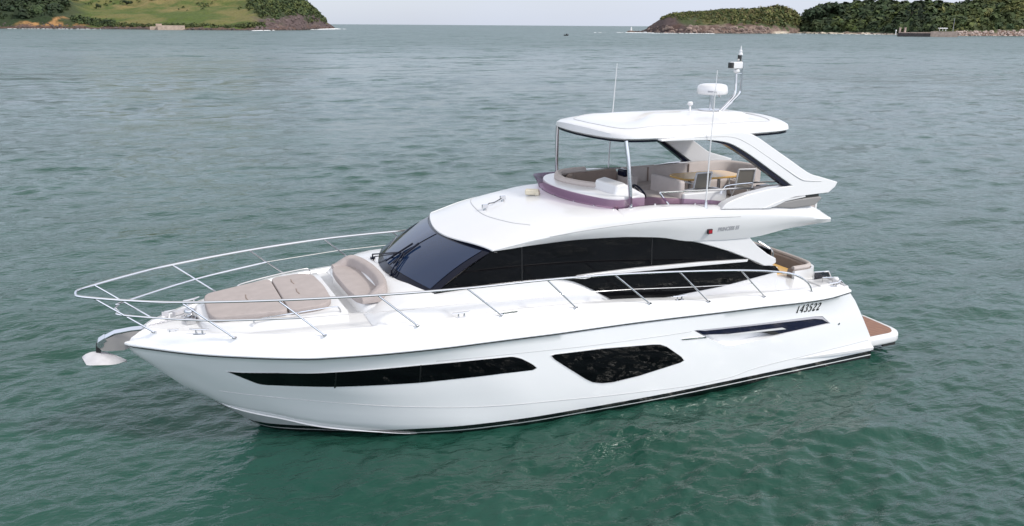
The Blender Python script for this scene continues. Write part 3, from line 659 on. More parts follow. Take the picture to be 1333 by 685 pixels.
for x in (5.22, 4.02): MB().tube([(x, -1.335, 3.95), (x, -1.335, 4.30)], .02, 6).build('back_joint', MT['brown'], sofa)
fs = sofa_back('companion_sofa', [(7.55, -1.05), (7.3, -1.36), (6.8, -1.43), (6.1, -1.43)], 3.56, 4.30, .16, MT['brown'], fly)
block('seat_base', (6.8, -1.0, 3.74), (1.5, .6, .36), MT['brown'], fs)
block('divider', (5.98, -1.1, 3.92), (.14, .8, .62), MT['pale_taupe'], fs)
wbar = block('wet_bar', (5.45, 1.02, 3.86), (1.15, .45, .62), MT['gel'], fly, .04)
MB().box((5.25, 1.02, 4.175), (.5, .3, .012)).build('sink_lid', MT['grey'], wbar)
block('inner_coaming', (3.4, 1.42, 3.90), (1.8, .14, .66), MT['pale_taupe'], fly, .05)
block('storage_box', (3.2, .55, 3.82), (.35, .35, .42), MT['black'], fly, .05)
for sg in (1, -1):
    b = MB(); b.tube(spl([(6.66, sg*1.6, 4.06), (6.86, sg*1.57, 4.30), (6.80, sg*1.56, 4.315)], 3)+spl([(6.6, sg*1.56, 4.31), (5.5, sg*1.55, 4.27), (4.6, sg*1.55, 4.235), (4.42, sg*1.56, 4.20), (4.36, sg*1.6, 4.12)], 5), .022); b.build('side_rail', MT['steel'], fly)
    b = MB(); b.tube(spl([(5.2, sg*1.42, 4.12), (5.12, sg*1.40, 4.25), (4.95, sg*1.40, 4.31), (4.2, sg*1.42, 4.32), (3.75, sg*1.46, 4.31)], 5), .02); b.build('stair_rail', MT['steel'], fly)

# hardtop ---------------------------------------------------------------
HP = [(8.02,0),(7.99,.5),(7.92,.95),(7.80,1.28),(7.62,1.48),(7.30,1.58),(6.6,1.64),(5.6,1.68),(4.7,1.66),(4.0,1.60),(3.60,1.48),(3.36,1.28),(3.24,.85),(3.20,.0)]
HPs = spl(HP, 4); HPf = HPs+[(x, -y) for x, y in reversed(HPs[1:-1])]
def hring(sc_, z):
    c = (5.6, 0); return [(c[0]+(x-c[0])*(1-sc_/2.4), y*(1-sc_/1.64), (z(x, y*(1-sc_/1.64)) if callable(z) else z)) for x, y in HPf]
crown = lambda x, y: 5.755-.20*(abs(y)/1.64)**2.2-.05*max(0, (x-6.9)/1.1)**2*3-.10*max(0, (4.4-x)/1.2)**1.5
b = MB(); b.loft([hring(.35, 5.43), hring(.25, 5.385), hring(.05, 5.395), hring(.0, 5.44), hring(.015, lambda x, y: crown(x, y)-.03), hring(.08, lambda x, y: crown(x, y)), hring(.4, crown), hring(.8, crown), hring(1.2, crown), hring(1.5, crown)])
top = b.build('hardtop', MT['gel'], yacht, angle=50)
b = MB(); b.loft([hring(.03, 5.392), hring(.035, 5.365), hring(.20, 5.36), hring(.21, 5.388)]); b.build('underside_trim', MT['black'], top)
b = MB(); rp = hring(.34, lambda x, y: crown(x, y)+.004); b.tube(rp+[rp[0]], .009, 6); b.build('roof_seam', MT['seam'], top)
b = MB(); o_ = rounded([(5.35, .45), (3.75, .55), (3.75, -.55), (5.35, -.45)], .25); b.loft([[(x, y, 5.60) for x, y in o_], [(x, y, 5.70-.05*max(0, 4.3-x)) for x, y in o_], [(4.55+(x-4.55)*.8, y*.8, 5.765-.05*max(0, 4.3-x)) for x, y in o_]]); b.build('mast_plinth', MT['gel'], top, angle=60)
for sg in (1, -1):
    b = MB(); b.tube(spl([(7.57, sg*1.595, 4.06), (7.60, sg*1.58, 4.5), (7.63, sg*1.53, 5.0), (7.66, sg*1.46, 5.40)], 5), .042, 12); b.build('hardtop_pillar', MT['steel'], top)
    b = MB(); b.lathe([(.075, 0), (.075, .02), (.05, .03)], (7.57, sg*1.595, 4.07), 12); b.build('pillar_foot', MT['steel'], top)
# radar, mast and aerials
rad = MB(); rad.lathe([(.26, 0), (.33, .012), (.345, .05), (.34, .12), (.325, .18), (.29, .215), (.2, .235), (.02, .24)], (4.50, 0, 6.115), 32); rad = rad.build('radar_dome', MT['gel'], top, angle=60)
rb = MB(); rb.lathe([(.05, 0), (.05, .40)], (4.50, 0, 5.73), 10); rb.lathe([(.25, 0), (.25, .018)], (4.56, 0, 5.765), 24); rb.tube(spl([(4.38, 0, 6.12), (4.30, .05, 6.05), (4.36, .06, 6.12)], 4), .012, 6); rb.build('radar_stalk', MT['steel'], rad)
b = MB(); b.grid([[(4.50+.347*math.cos(a), .347*math.sin(a), 6.115+z) for a in np.linspace(.62, .98, 8)] for z in (.065, .095)]); b.build('maker_mark', MT['grey_letter'], rad)
b = MB(); b.prism([(4.50+.352*math.cos(a), .352*math.sin(a), 6.115+z) for a, z in ((1.05, .06), (1.17, .06), (1.11, .115))], [(4.50+.33*math.cos(a), .33*math.sin(a), 6.115+z) for a, z in ((1.05, .06), (1.17, .06), (1.11, .115))]); b.build('maker_emblem', MT['lettering'], rad)
mast = MB()
mast.tube(spl([(4.42, .18, 5.74), (4.15, .14, 5.93), (3.96, .10, 6.08), (3.91, .08, 6.22), (3.91, .06, 6.56)], 5), .028, 8)
mast.tube(spl([(4.10, -.12, 5.70), (3.82, -.10, 5.95), (3.66, -.09, 6.10), (3.63, -.08, 6.25), (3.66, -.06, 6.72), (3.72, -.03, 6.84), (3.80, 0, 6.88), (3.86, .02, 6.85)], 5), .028, 8)
mast.tube([(3.91, .06, 6.55), (3.66, -.06, 6.55)], .014, 6)
mast = mast.build('mast', MT['steel'], top)
b = MB(); b.box((3.93, .06, 6.75), (.27, .15, .15)); b.lathe([(.03, 0), (.075, .03), (.075, .08), (.04, .1)], (3.91, .06, 6.57), 12); b.build('night_camera', MT['gel'], mast, bevel=.02)
MB().box((4.085, .07, 6.75), (.06, .13, .12)).build('camera_lens', MT['dark'], mast)
b = MB(); b.lathe([(.045, 0), (.045, .10)], (3.80, 0, 6.87), 10); b.build('anchor_light_base', MT['dark'], mast)
b = MB(); b.lathe([(.05, 0), (.05, .03), (.035, .05), (.035, .10), (.015, .12), (.012, .2)], (3.78, 0, 6.97), 10); b.build('anchor_light', MT['gel'], mast)
b = MB(); b.lathe([(.03, 0), (.022, .12), (.06, .15), (.065, .19), (.04, .22)], (5.05, -.05, 5.745), 12); b.build('gps_aerial', MT['gel'], top)
b = MB(); b.lathe([(.02, 0), (.02, .12)], (3.92, .35, 5.62), 8); b.build('roof_stud', MT['gel'], top)
for sg, x, zt in ((1, 5.89, 6.75), (-1, 6.05, 6.74)):
    b = MB(); yb = sg*1.83; b.tube([(x, yb, 4.0), (x-.02, yb*.99, 5.0), (x-.10, yb*.965, zt)], [.017, .014, .006], 6); wa = b.build('whip_aerial', MT['gel'], fly)
    b = MB(); b.lathe([(.05, 0), (.04, .05), (.028, .16)], (x, yb, 3.97), 10); b.build('aerial_base', MT['steel'], wa)
# horns, searchlight and seam on the roof
b = MB()
def roof_z(x): return I1(ZC, x)
for (x, y) in ((9.98, -.25), (9.45, -.52)):
    z = fly_z(x, y)-.01; b.lathe([(.04, 0), (.035, .06)], (x, y, z), 8); b.box((x, y, z+.09), (.12, .05, .08))
b.tube([(x, y, fly_z(x, y)+h_) for x, y, h_ in ((9.98, -.25, .07), (9.85, -.33, .09), (9.7, -.42, .05), (9.45, -.52, .08))], .014, 6)
b.build('horn', MT['steel'], fly)
b = MB(); zs_ = fly_z(8.8, -.42); b.box((8.80, -.42, zs_+.07), (.30, .17, .12), rz=-.55); b.box((8.70, -.36, zs_+.05), (.10, .24, .09), rz=-.55); b.build('searchlight_cover', MT['beige'], fly, bevel=.03)
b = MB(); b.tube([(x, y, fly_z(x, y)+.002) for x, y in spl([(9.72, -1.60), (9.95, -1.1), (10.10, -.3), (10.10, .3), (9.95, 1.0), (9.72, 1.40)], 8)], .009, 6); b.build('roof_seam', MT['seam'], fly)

# bow rail ------------------------------------------------------------------
rail_pts = [(17.74,0,3.10),(17.70,.18,3.10),(17.46,.40,3.10),(16.9,.80,3.10),(16.12,1.24,3.10),(14.62,1.77,3.10),(13.0,2.14,3.09),(11.41,2.30,3.06),(9.81,2.33,3.03),(8.35,2.34,2.96),(6.81,2.32,2.83),(5.23,2.31,2.67),(4.3,2.29,2.53),(3.70,2.28,2.38),(3.30,2.27,2.15),(3.12,2.26,1.90)]
A = spl(rail_pts, 6); full = A+[(x, -y, z) for x, y, z in A[1:]]
rp = [(x, -y, z) for x, y, z in reversed(A[1:])]+A
rail = MB().tube(rp, .023, 8).build('bow_rail', MT['steel'], yacht)
tops = [(17.46,.40,3.10),(16.12,1.24,3.10),(14.62,1.77,3.10),(13.0,2.14,3.09),(11.41,2.30,3.06),(9.81,2.33,3.03),(8.35,2.34,2.96),(6.81,2.32,2.83),(5.23,2.31,2.67)]
bases = [(16.58,.40,2.35),(15.33,1.36,2.385),(13.92,2.02,2.45),(12.33,2.26,2.47),(10.73,2.32,2.46),(9.18,2.34,2.40),(7.49,2.33,2.25),(6.02,2.32,2.09),(4.52,2.30,2.0)]
for sg in (1, -1):
    for t, q in zip(tops, bases):
        b = MB(); b.tube([(t[0], sg*t[1], t[2]), (q[0], sg*q[1], q[2])], .016, 8); b.lathe([(.045, 0), (.045, .012)], (q[0], sg*q[1], q[2]-.002), 10); b.build('stanchion', MT['steel'], rail)
    m_ = [((t[0]+q[0])/2, (t[1]+q[1])/2, (t[2]+q[2])/2) for t, q in zip(tops, bases)]
    mid = spl([(17.16, 0, 2.74)]+[(17.10, .2, 2.74)]+m_[:3], 6)
    b = MB(); b.tube([(x, sg*y, z) for x, y, z in mid], .019, 8); b.build('middle_rail', MT['steel'], rail)
    b = MB(); b.tube([(x, sg*y, z) for x, y, z in m_[2:]], .007, 5); b.build('guard_wire', MT['steel'], rail)

# cleats, windlass, bow roller ----------------------------------------------
def cleat(x, y, z, rz):
    b = MB(); c, s = math.cos(rz), math.sin(rz)
    f = lambda u, v, h: (x+c*u-s*v, y+s*u+c*v, z+h)
    b.tube([f(-.17, 0, .10), f(-.08, 0, .088), f(.08, 0, .088), f(.17, 0, .10)], [.012, .020, .020, .012], 8)
    for u in (-.055, .055): b.tube([f(u, 0, 0), f(u, 0, .09)], .018, 8)
    b.box((x, y, z+.006), (.2, .06, .012), rz=rz); return b.build('mooring_cleat', MT['steel'], yacht)
for x, y, rz in ((15.86, .90, -.45), (11.46, 2.16, -.05), (6.66, 2.18, 0), (2.3, 2.10, .0)):
    for sg in (1, -1): cleat(x, sg*y, float(deck_z(x))-.0, sg*rz)
for sg in (1, -1):
    b = MB()
    for u in (-.05, .05): b.tube([(16.27+u, sg*.55, 2.335), (16.27+u, sg*.55, 2.40)], .016, 8)
    b.tube([(16.18, sg*.57, 2.40), (16.36, sg*.53, 2.40)], .014, 8); b.build('rope_guide', MT['steel'], yacht)
    b = MB(); b.lathe([(.05, 0), (.05, .015)], (12.15, sg*2.12, 2.45), 10); b.build('deck_filler', MT['steel'], deck)
    b = MB(); b.box((10.55, sg*2.26, 2.475), (.32, .05, .03)); b.build('fairlead', MT['steel'], deck)
wl = MB(); wl.lathe([(.11, 0), (.11, .04), (.07, .05), (.06, .10), (.09, .12), (.10, .17), (.085, .20), (.02, .21)], (15.95, .05, 2.38), 16); wl.box((15.95, .22, 2.42), (.16, .16, .10)); wl = wl.build('windlass', MT['steel'], yacht, angle=40)
b = MB(); b.box((16.05, -.45, 2.40), (.35, .10, .06), rz=.5); b.box((16.35, -.42, 2.385), (.12, .08, .08)); b.build('deck_hardware', MT['galv'], yacht)
ro = MB()
ro.xz([(16.60,2.325),(16.95,2.335),(17.22,2.315),(17.44,2.225),(17.44,2.205),(17.2,2.29),(16.95,2.31),(16.60,2.30)], .10, -.10)
ro.tube([(17.46, -.11, 2.14), (17.46, .11, 2.14)], .06, 12); ro.box((17.42, 0, 2.20), (.12, .24, .07), ry=.5)
ro = ro.build('bow_roller', MT['steel'], yacht)
for sg in (1, -1):
    b = MB(); b.xz([(16.70,2.31),(17.0,2.315),(17.25,2.29),(17.43,2.20),(17.50,2.10),(17.44,2.02),(17.30,2.0),(17.10,1.98),(16.9,2.05)], sg*.10, sg*.085); b.build('roller_cheek', MT['grey'], ro)
# cockpit --------------------------------------------------------------------
b = MB(); b.box((2.85, 0, 1.22), (1.9, 3.74, .06)); b.build('cockpit_sole', MT['teak_deck'], deck)
cs = sofa_back('cockpit_sofa', [(1.92, -1.55), (1.90, -.8), (1.90, .2), (1.95, .75), (2.15, .98), (2.62, 1.02)], 1.30, 2.06, .20, MT['brown'], yacht)
b = MB(); P = spl([(1.80, -1.60), (1.78, -.8), (1.78, .2), (1.83, .85), (2.08, 1.10), (2.62, 1.13)], 6); rows = []
Pn = np.array(P)
for i, p in enumerate(Pn):
    t = Pn[min(i+1, len(Pn)-1)]-Pn[max(i-1, 0)]; t /= np.linalg.norm(t); n = np.array([-t[1], t[0]])
    rows.append([(p[0]-n[0]*s, p[1]-n[1]*s, z) for s, z in ((.03, 1.2), (.05, 1.95), (0.03, 2.02), (-.03, 2.03), (-.06, 1.2))])
b.loft(rows); b.build('sofa_shell', MT['gel'], cs, angle=50)
block('seat_cushion', (2.25, -.3, 1.58), (.55, 2.2, .22), MT['pale_taupe'], cs, .06)
block('return_cushion', (2.45, .72, 1.58), (.5, .45, .22), MT['pale_taupe'], cs, .06)
b = MB(); b.tube([(x, y, z+.03) for x, y, z in [(p[0], p[1], 2.045) for p in spl([(1.90, -1.5), (1.87, -.8), (1.87, .2), (1.93, .80), (2.12, 1.04), (2.6, 1.07)], 5)]], .055, 8); b.build('top_roll', MT['pale_taupe'], cs)
ct = MB(); ct.xy(rounded([(2.95, .70), (2.22, .70), (2.22, -.75), (2.95, -.75)], .12), 1.84, 1.88); ct = ct.build('cockpit_table', MT['teak_table'], yacht)
MB().lathe([(.2, 0), (.2, .02), (.05, .05), (.05, .6)], (2.7, 0, 1.25), 16).build('pedestal', MT['steel'], ct)
block('quarter_locker', (2.1, 1.62, 1.55), (.75, .48, .62), MT['gel'], deck, .05)
gt = MB(); gt.tube([(2.30, 1.45, 1.80), (2.30, 1.45, 2.05), (1.85, 1.45, 2.02), (1.74, 1.45, 1.85)], .018, 8); gt.tube([(2.27, 1.7, 1.78), (2.27, 1.7, 1.98), (1.80, 1.7, 1.93), (1.70, 1.7, 1.75)], .018, 8); gt = gt.build('boarding_gate', MT['steel'], yacht)
MB().xz([(2.28,1.82),(2.28,2.03),(1.86,2.0),(1.77,1.83)], 1.455, 1.44).build('gate_panel', MT['smoke'], gt)
for sg in (1, -1):
    b = MB(); b.tube(spl([(2.15, sg*1.98, 1.86), (2.05, sg*1.98, 1.95), (1.93, sg*1.98, 1.90), (1.6, sg*2.0, 1.50), (1.30, sg*2.02, 1.10), (1.16, sg*2.03, .85), (1.14, sg*2.02, .75)], 5), .02, 8); b.build('stern_rail', MT['steel'], yacht)
    b = MB(); b.lathe([(.07, 0), (.08, .05), (.08, .10), (.05, .13)], (2.02, sg*1.85, 1.87), 14); b.build('warping_capstan', MT['gel'], yacht)
b = MB(); b.tube(spl([(3.72, 1.05, 2.86), (3.50, 1.05, 2.74), (3.30, 1.05, 2.60), (3.24, 1.05, 2.45), (3.26, 1.05, 1.9), (3.26, 1.05, 1.26)], 5), .018, 8); b.build('stair_handrail', MT['steel'], yacht)

# loose things on board ---------------------------------------------------------
an = thing('anchor', (17.44, 0, 2.05), 'galvanised plough anchor hanging from the bow roller above the water', 'anchor')
b = MB(); b.xz([(.02,.16),(.09,.10),(.11,-.04),(.09,-.16),(.02,-.24),(-.10,-.30),(-.14,-.26),(-.02,-.18),(.03,-.10),(.03,.02)], .03, -.03)
b.build('shank', MT['dark'], an, bevel=.006)
def fl(t):   # cross-section of the plough blade, t = 0 at the heel
    x = .34-.70*t; wv = .24*math.sin(math.pi*(t*.62+.38*t**.35*(1-t)+.0))**.75*(1-t**4) if 0 < t < 1 else .004; z0 = -.13-.17*t+.13*math.sin(math.pi*t**.8); return x, wv, z0
rows = []
for t in np.linspace(0, 1, 12):
    x, wv, z0 = fl(t); d = .85*wv*(1-.3*t)
    rows.append([(x, -wv, z0-d), (x, -wv*.5, z0-.02-d*.3), (x, 0, z0+.01), (x, wv*.5, z0-.02-d*.3), (x, wv, z0-d), (x, wv*.5, z0-.045-d*.3), (x, 0, z0-.015), (x, -wv*.5, z0-.045-d*.3)])
MB().loft(rows).build('fluke', MT['galv'], an, angle=60)
b = MB()
def chain(p0, p1, n):
    p0, p1 = Vector(p0), Vector(p1); d = (p1-p0)/n; t = d.normalized(); u = t.cross(Vector((0, 0, 1))).normalized(); v = t.cross(u)
    for k in range(n):
        c = p0+d*(k+.5); a = u if k % 2 else v
        b.tube([c+t*(math.cos(q)*d.length*.68)+a*(math.sin(q)*.018) for q in np.linspace(0, 2*math.pi, 9)], .007, 5)
ch0 = Vector((17.44, 0, 2.05))
chain(Vector((16.00, .0, 2.46))-ch0, Vector((16.66, 0, 2.345))-ch0, 16)
b.build('chain', MT['galv'], an)
tb = thing('dining_table', (4.45, -.12, 3.56), 'varnished teak dining table on the flybridge between sofa and folding chairs', 'table')
o_ = rounded([(.82, .40), (-.82, .40), (-.82, -.42), (.82, -.42)], .28, 6)
MB().xy(o_, .655, .70).build('tabletop', MT['teak_table'], tb, bevel=.012)
for x in (-.42, .42): MB().lathe([(.16, 0), (.16, .02), (.04, .04), (.04, .655)], (x, 0, 0), 14).build('pedestal', MT['steel'], tb)
def chair():
    c = thing('folding_chair', (0, 0, 0), '', 'chair', 'white framed chairs on the flybridge'); F = MT['gel']
    # faces -y (towards the table); width along x
    for sx in (-1, 1):
        x = sx*.21
        MB().tube([(x, .16, .44), (x, .20, .60), (x*.97, .27, .90)], .021, 8).build('back_post', F, c)
        MB().tube([(x, .20, 0), (x, -.12, .45)], .014, 8).build('leg', F, c); MB().tube([(x*.93, -.20, 0), (x*.93, .16, .47)], .014, 8).build('leg', F, c)
        MB().tube([(x, .21, .64), (x, -.15, .64), (x, -.17, .45)], .014, 8).build('arm_rest', F, c)
    MB().tube([(-.205, .27, .90), (.205, .27, .90)], .021, 8).build('top_bar', F, c)
    MB().grid([[(x, .185+.085*t, .53+.355*t) for x in (-.195, 0, .195)] for t in (0, .5, 1)]).build('back_panel', MT['mesh'], c)
    MB().box((0, .0, .45), (.40, .36, .02)).build('seat', MT['mesh'], c)
    return c
c1 = chair(); c1.location = (5.05, .36, 3.56); c1['label'] = 'white framed folding chair nearer the helm, at the front half of the teak table'
c2 = copy_tree(c1); c2.location = (3.78, .36, 3.56); c2.rotation_euler.z = -.25; c2['label'] = 'white framed folding chair at the aft end of the teak table, beneath the arch'

# ------------------------------------------------------------------ water
def bearing(px, py=34.0):
    d = FW+RT*(px-666.5)/1081.97-UP*(py-342.5)/1081.97
    h = math.hypot(d[0], d[1]); return d[0]/h, d[1]/h, d[2]/h
def place(px, py, r):
    """point r metres from the viewpoint's foot on the bearing px, at the height where py lies"""
    bx, by, bz = bearing(px, py); return (CAM[0]+bx*r, CAM[1]+by*r, CAM[2]+bz*r)
def shore_r(px, py):
    return CAM[2]/-bearing(px, py)[2]

def water():
    a0 = YAW; fine = np.linspace(-R(48), R(48), 640); coarse = np.linspace(R(48), 2*math.pi-R(48), 120)[1:-1]
    A = np.concatenate([fine, coarse])+a0
    r = [3.0]
    while r[-1] < 130: r.append(r[-1]*1.0048)
    while r[-1] < 400: r.append(r[-1]*1.010)
    while r[-1] < 45000: r.append(r[-1]*1.10)
    r = np.array(r); RR, AA = np.meshgrid(r, A, indexing='ij'); X = CAM[0]+RR*np.cos(AA); Y = CAM[1]+RR*np.sin(AA); Z = np.zeros_like(X)
    g = np.random.default_rng(5); wd = a0+math.pi+R(20)
    step = np.gradient(r)[:, None]*np.ones_like(X)
    # slow patches in which the ripples are livelier or calmer
    gust = .8+.35*np.sin(X*.11+Y*.07+1)*np.sin(Y*.09-X*.05)+.2*np.sin(X*.31-Y*.23)
    for k in range(130):
        lam = .25*(5/.25)**(g.random()**2.0); th = wd+g.normal()*R(45); sl = .036*(1.0 if lam < .8 else .70 if lam < 1.8 else .50)
        a = sl*lam/(2*math.pi); ph = g.random()*6.283; kx, ky = math.cos(th)*6.2832/lam, math.sin(th)*6.2832/lam
        fade = np.clip((lam/step-2.5)/2.5, 0, 1)
        c = np.sin(X*kx+Y*ky+ph); Z += a*fade*gust*(c+.28*(1-2*np.abs(c))*np.where(c > 0, -1, 1)*0+.30*(c*c-.5))
    n, m = X.shape; co = np.stack([X, Y, Z], -1).reshape(-1, 3)
    i, j = np.meshgrid(np.arange(n-1), np.arange(m), indexing='ij'); k = (j+1) % m
    F = np.stack([i*m+j, (i+1)*m+j, (i+1)*m+k, i*m+k], -1).reshape(-1, 4)
    me = bpy.data.meshes.new('water'); me.vertices.add(len(co)); me.vertices.foreach_set('co', co.ravel().astype(np.float32))
    me.loops.add(F.size); me.loops.foreach_set('vertex_index', F.ravel().astype(np.int32)); me.polygons.add(len(F))
    me.polygons.foreach_set('loop_start', np.arange(0, F.size, 4, dtype=np.int32)); me.polygons.foreach_set('use_smooth', np.ones(len(F), bool)); me.update()
    o = bpy.data.objects.new('water', me); COL.objects.link(o)
    mt = bpy.data.materials.new('sea_water'); mt.use_nodes = True; t = mt.node_tree; p = t.nodes['Principled BSDF']; N = t.nodes.new; K = t.links.new
    p.inputs['Roughness'].default_value = .07; p.inputs['IOR'].default_value = 1.333
    g_ = N('ShaderNodeTexCoord'); rot = N('ShaderNodeMapping'); rot.inputs['Rotation'].default_value = (0, 0, -wd); K(g_.outputs['Object'], rot.inputs[0])
    # body colour: silty green, a little patchy
    n0 = N('ShaderNodeTexNoise'); n0.inputs['Scale'].default_value = .09; n0.inputs['Detail'].default_value = 5; n0.inputs['Roughness'].default_value = .55
    cr0 = N('ShaderNodeValToRGB'); cr0.color_ramp.elements[0].position = .32; cr0.color_ramp.elements[1].position = .68
    cr0.color_ramp.elements[0].color = WATER_A; cr0.color_ramp.elements[1].color = WATER_B
    K(g_.outputs['Object'], n0.inputs['Vector']); K(n0.outputs[0], cr0.inputs[0]); K(cr0.outputs[0], p.inputs['Base Color'])
    last = None
    for sc_, st, dist, detail, stretch in ((.16, .4, 1.0, 3, 1.8), (1.4, .45, .16, 4, 2.4), (5.5, .9, .045, 4, 2.0)):
        mp_ = N('ShaderNodeMapping'); mp_.inputs['Scale'].default_value = (1, 1/stretch, 1); K(rot.outputs[0], mp_.inputs[0])
        nn = N('ShaderNodeTexNoise'); nn.inputs['Scale'].default_value = sc_; nn.inputs['Detail'].default_value = detail; nn.inputs['Roughness'].default_value = .55; nn.inputs['Distortion'].default_value = .4
        bb = N('ShaderNodeBump'); bb.inputs['Strength'].default_value = st; bb.inputs['Distance'].default_value = dist
        K(mp_.outputs[0], nn.inputs['Vector']); K(nn.outputs[0], bb.inputs['Height'])
        if last: K(last.outputs[0], bb.inputs['Normal'])
        last = bb
    # chop too small for the mesh: tilts of the surface, stronger where the mesh waves are coarse, in wind-streaked patches
    ln = N('ShaderNodeVectorMath'); ln.operation = 'LENGTH'; K(g_.outputs['Object'], ln.inputs[0])
    far = N('ShaderNodeMapRange'); far.inputs['From Min'].default_value = 25; far.inputs['From Max'].default_value = 160; far.inputs['To Min'].default_value = .12; far.inputs['To Max'].default_value = 1.0; K(ln.outputs['Value'], far.inputs['Value'])
    mg = N('ShaderNodeMapping'); mg.inputs['Scale'].default_value = (1, .35, 1); K(rot.outputs[0], mg.inputs[0])
    gn = N('ShaderNodeTexNoise'); gn.inputs['Scale'].default_value = .035; gn.inputs['Detail'].default_value = 4; K(mg.outputs[0], gn.inputs['Vector'])
    gm = N('ShaderNodeMapRange'); gm.inputs['From Min'].default_value = .3; gm.inputs['From Max'].default_value = .7; gm.inputs['To Min'].default_value = .65; gm.inputs['To Max'].default_value = 1.25; K(gn.outputs[0], gm.inputs['Value'])
    k1 = N('ShaderNodeMath'); k1.operation = 'MULTIPLY'; K(far.outputs[0], k1.inputs[0]); K(gm.outputs[0], k1.inputs[1])
    acc = last.outputs[0]
    rg = N('ShaderNodeMapRange'); rg.inputs['From Min'].default_value = 40; rg.inputs['From Max'].default_value = 330; rg.inputs['To Min'].default_value = .09; rg.inputs['To Max'].default_value = .31; K(ln.outputs['Value'], rg.inputs['Value']); K(rg.outputs[0], p.inputs['Roughness'])
    for sc_, amt, stretch in ((2.6, .7, 2.2), (.60, 1.35, 2.4), (.16, .9, 2.6)):
        mp_ = N('ShaderNodeMapping'); mp_.inputs['Scale'].default_value = (1, 1/stretch, 1); K(rot.outputs[0], mp_.inputs[0])
        nn = N('ShaderNodeTexNoise'); nn.inputs['Scale'].default_value = sc_; nn.inputs['Detail'].default_value = 3; K(mp_.outputs[0], nn.inputs['Vector'])
        sb = N('ShaderNodeVectorMath'); sb.operation = 'SUBTRACT'; sb.inputs[1].default_value = (.5, .5, .5); K(nn.outputs['Color'], sb.inputs[0])
        fl = N('ShaderNodeVectorMath'); fl.operation = 'MULTIPLY'; fl.inputs[1].default_value = (amt, amt, 0); K(sb.outputs[0], fl.inputs[0])
        sl_ = N('ShaderNodeVectorMath'); sl_.operation = 'SCALE'; K(fl.outputs[0], sl_.inputs[0]); K(k1.outputs[0], sl_.inputs['Scale'])
        ad = N('ShaderNodeVectorMath'); ad.operation = 'ADD'; K(acc, ad.inputs[0]); K(sl_.outputs[0], ad.inputs[1]); acc = ad.outputs[0]
    nm = N('ShaderNodeVectorMath'); nm.operation = 'NORMALIZE'; K(acc, nm.inputs[0]); K(nm.outputs[0], p.inputs['Normal'])
    me.materials.append(mt); tag(o, kind='structure'); return o
WATER_A = (.009, .048, .032, 1); WATER_B = (.019, .069, .053, 1)
water()

# ------------------------------------------------------------------ coast
def noise2(x, y, seed=0, oct=4):
    g = np.random.default_rng(seed); o = np.zeros_like(np.asarray(x, float)*1.0)
    for k in range(oct):
        f = 2.0**k
        for q in range(4):
            th = g.random()*6.283; ph = g.random()*6.283; o = o+np.sin((x*math.cos(th)+y*math.sin(th))*f*(.8+.4*g.random())+ph)/f/2
    return o
def attr_mat(name, rough=.9, bump=.6, bscale=.5, var=.25, vscale=.35):
    m = bpy.data.materials.new(name); m.use_nodes = True; t = m.node_tree; p = t.nodes['Principled BSDF']; N = t.nodes.new; K = t.links.new
    p.inputs['Roughness'].default_value = rough; p.inputs['Specular IOR Level'].default_value = .2
    a = N('ShaderNodeAttribute'); a.attribute_name = 'tone'; g = N('ShaderNodeTexCoord'); n = N('ShaderNodeTexNoise'); n.inputs['Scale'].default_value = vscale; n.inputs['Detail'].default_value = 6
    mr = N('ShaderNodeMapRange'); mr.inputs['From Min'].default_value = .3; mr.inputs['From Max'].default_value = .7; mr.inputs['To Min'].default_value = 1-var; mr.inputs['To Max'].default_value = 1+var
    mx = N('ShaderNodeVectorMath'); mx.operation = 'SCALE'
    K(g.outputs['Object'], n.inputs['Vector']); K(n.outputs[0], mr.inputs['Value']); K(a.outputs['Color'], mx.inputs[0]); K(mr.outputs[0], mx.inputs['Scale']); K(mx.outputs[0], p.inputs['Base Color'])
    if bump:
        b = N('ShaderNodeBump'); b.inputs['Strength'].default_value = bump; b.inputs['Distance'].default_value = 1.5; n2 = N('ShaderNodeTexNoise'); n2.inputs['Scale'].default_value = bscale; n2.inputs['Detail'].default_value = 6
        K(g.outputs['Object'], n2.inputs['Vector']); K(n2.outputs[0], b.inputs['Height']); K(b.outputs[0], p.inputs['Normal'])
    return m
LAND = attr_mat('coast_ground'); LEAF = attr_mat('foliage', .75, 0, var=.30, vscale=.12)

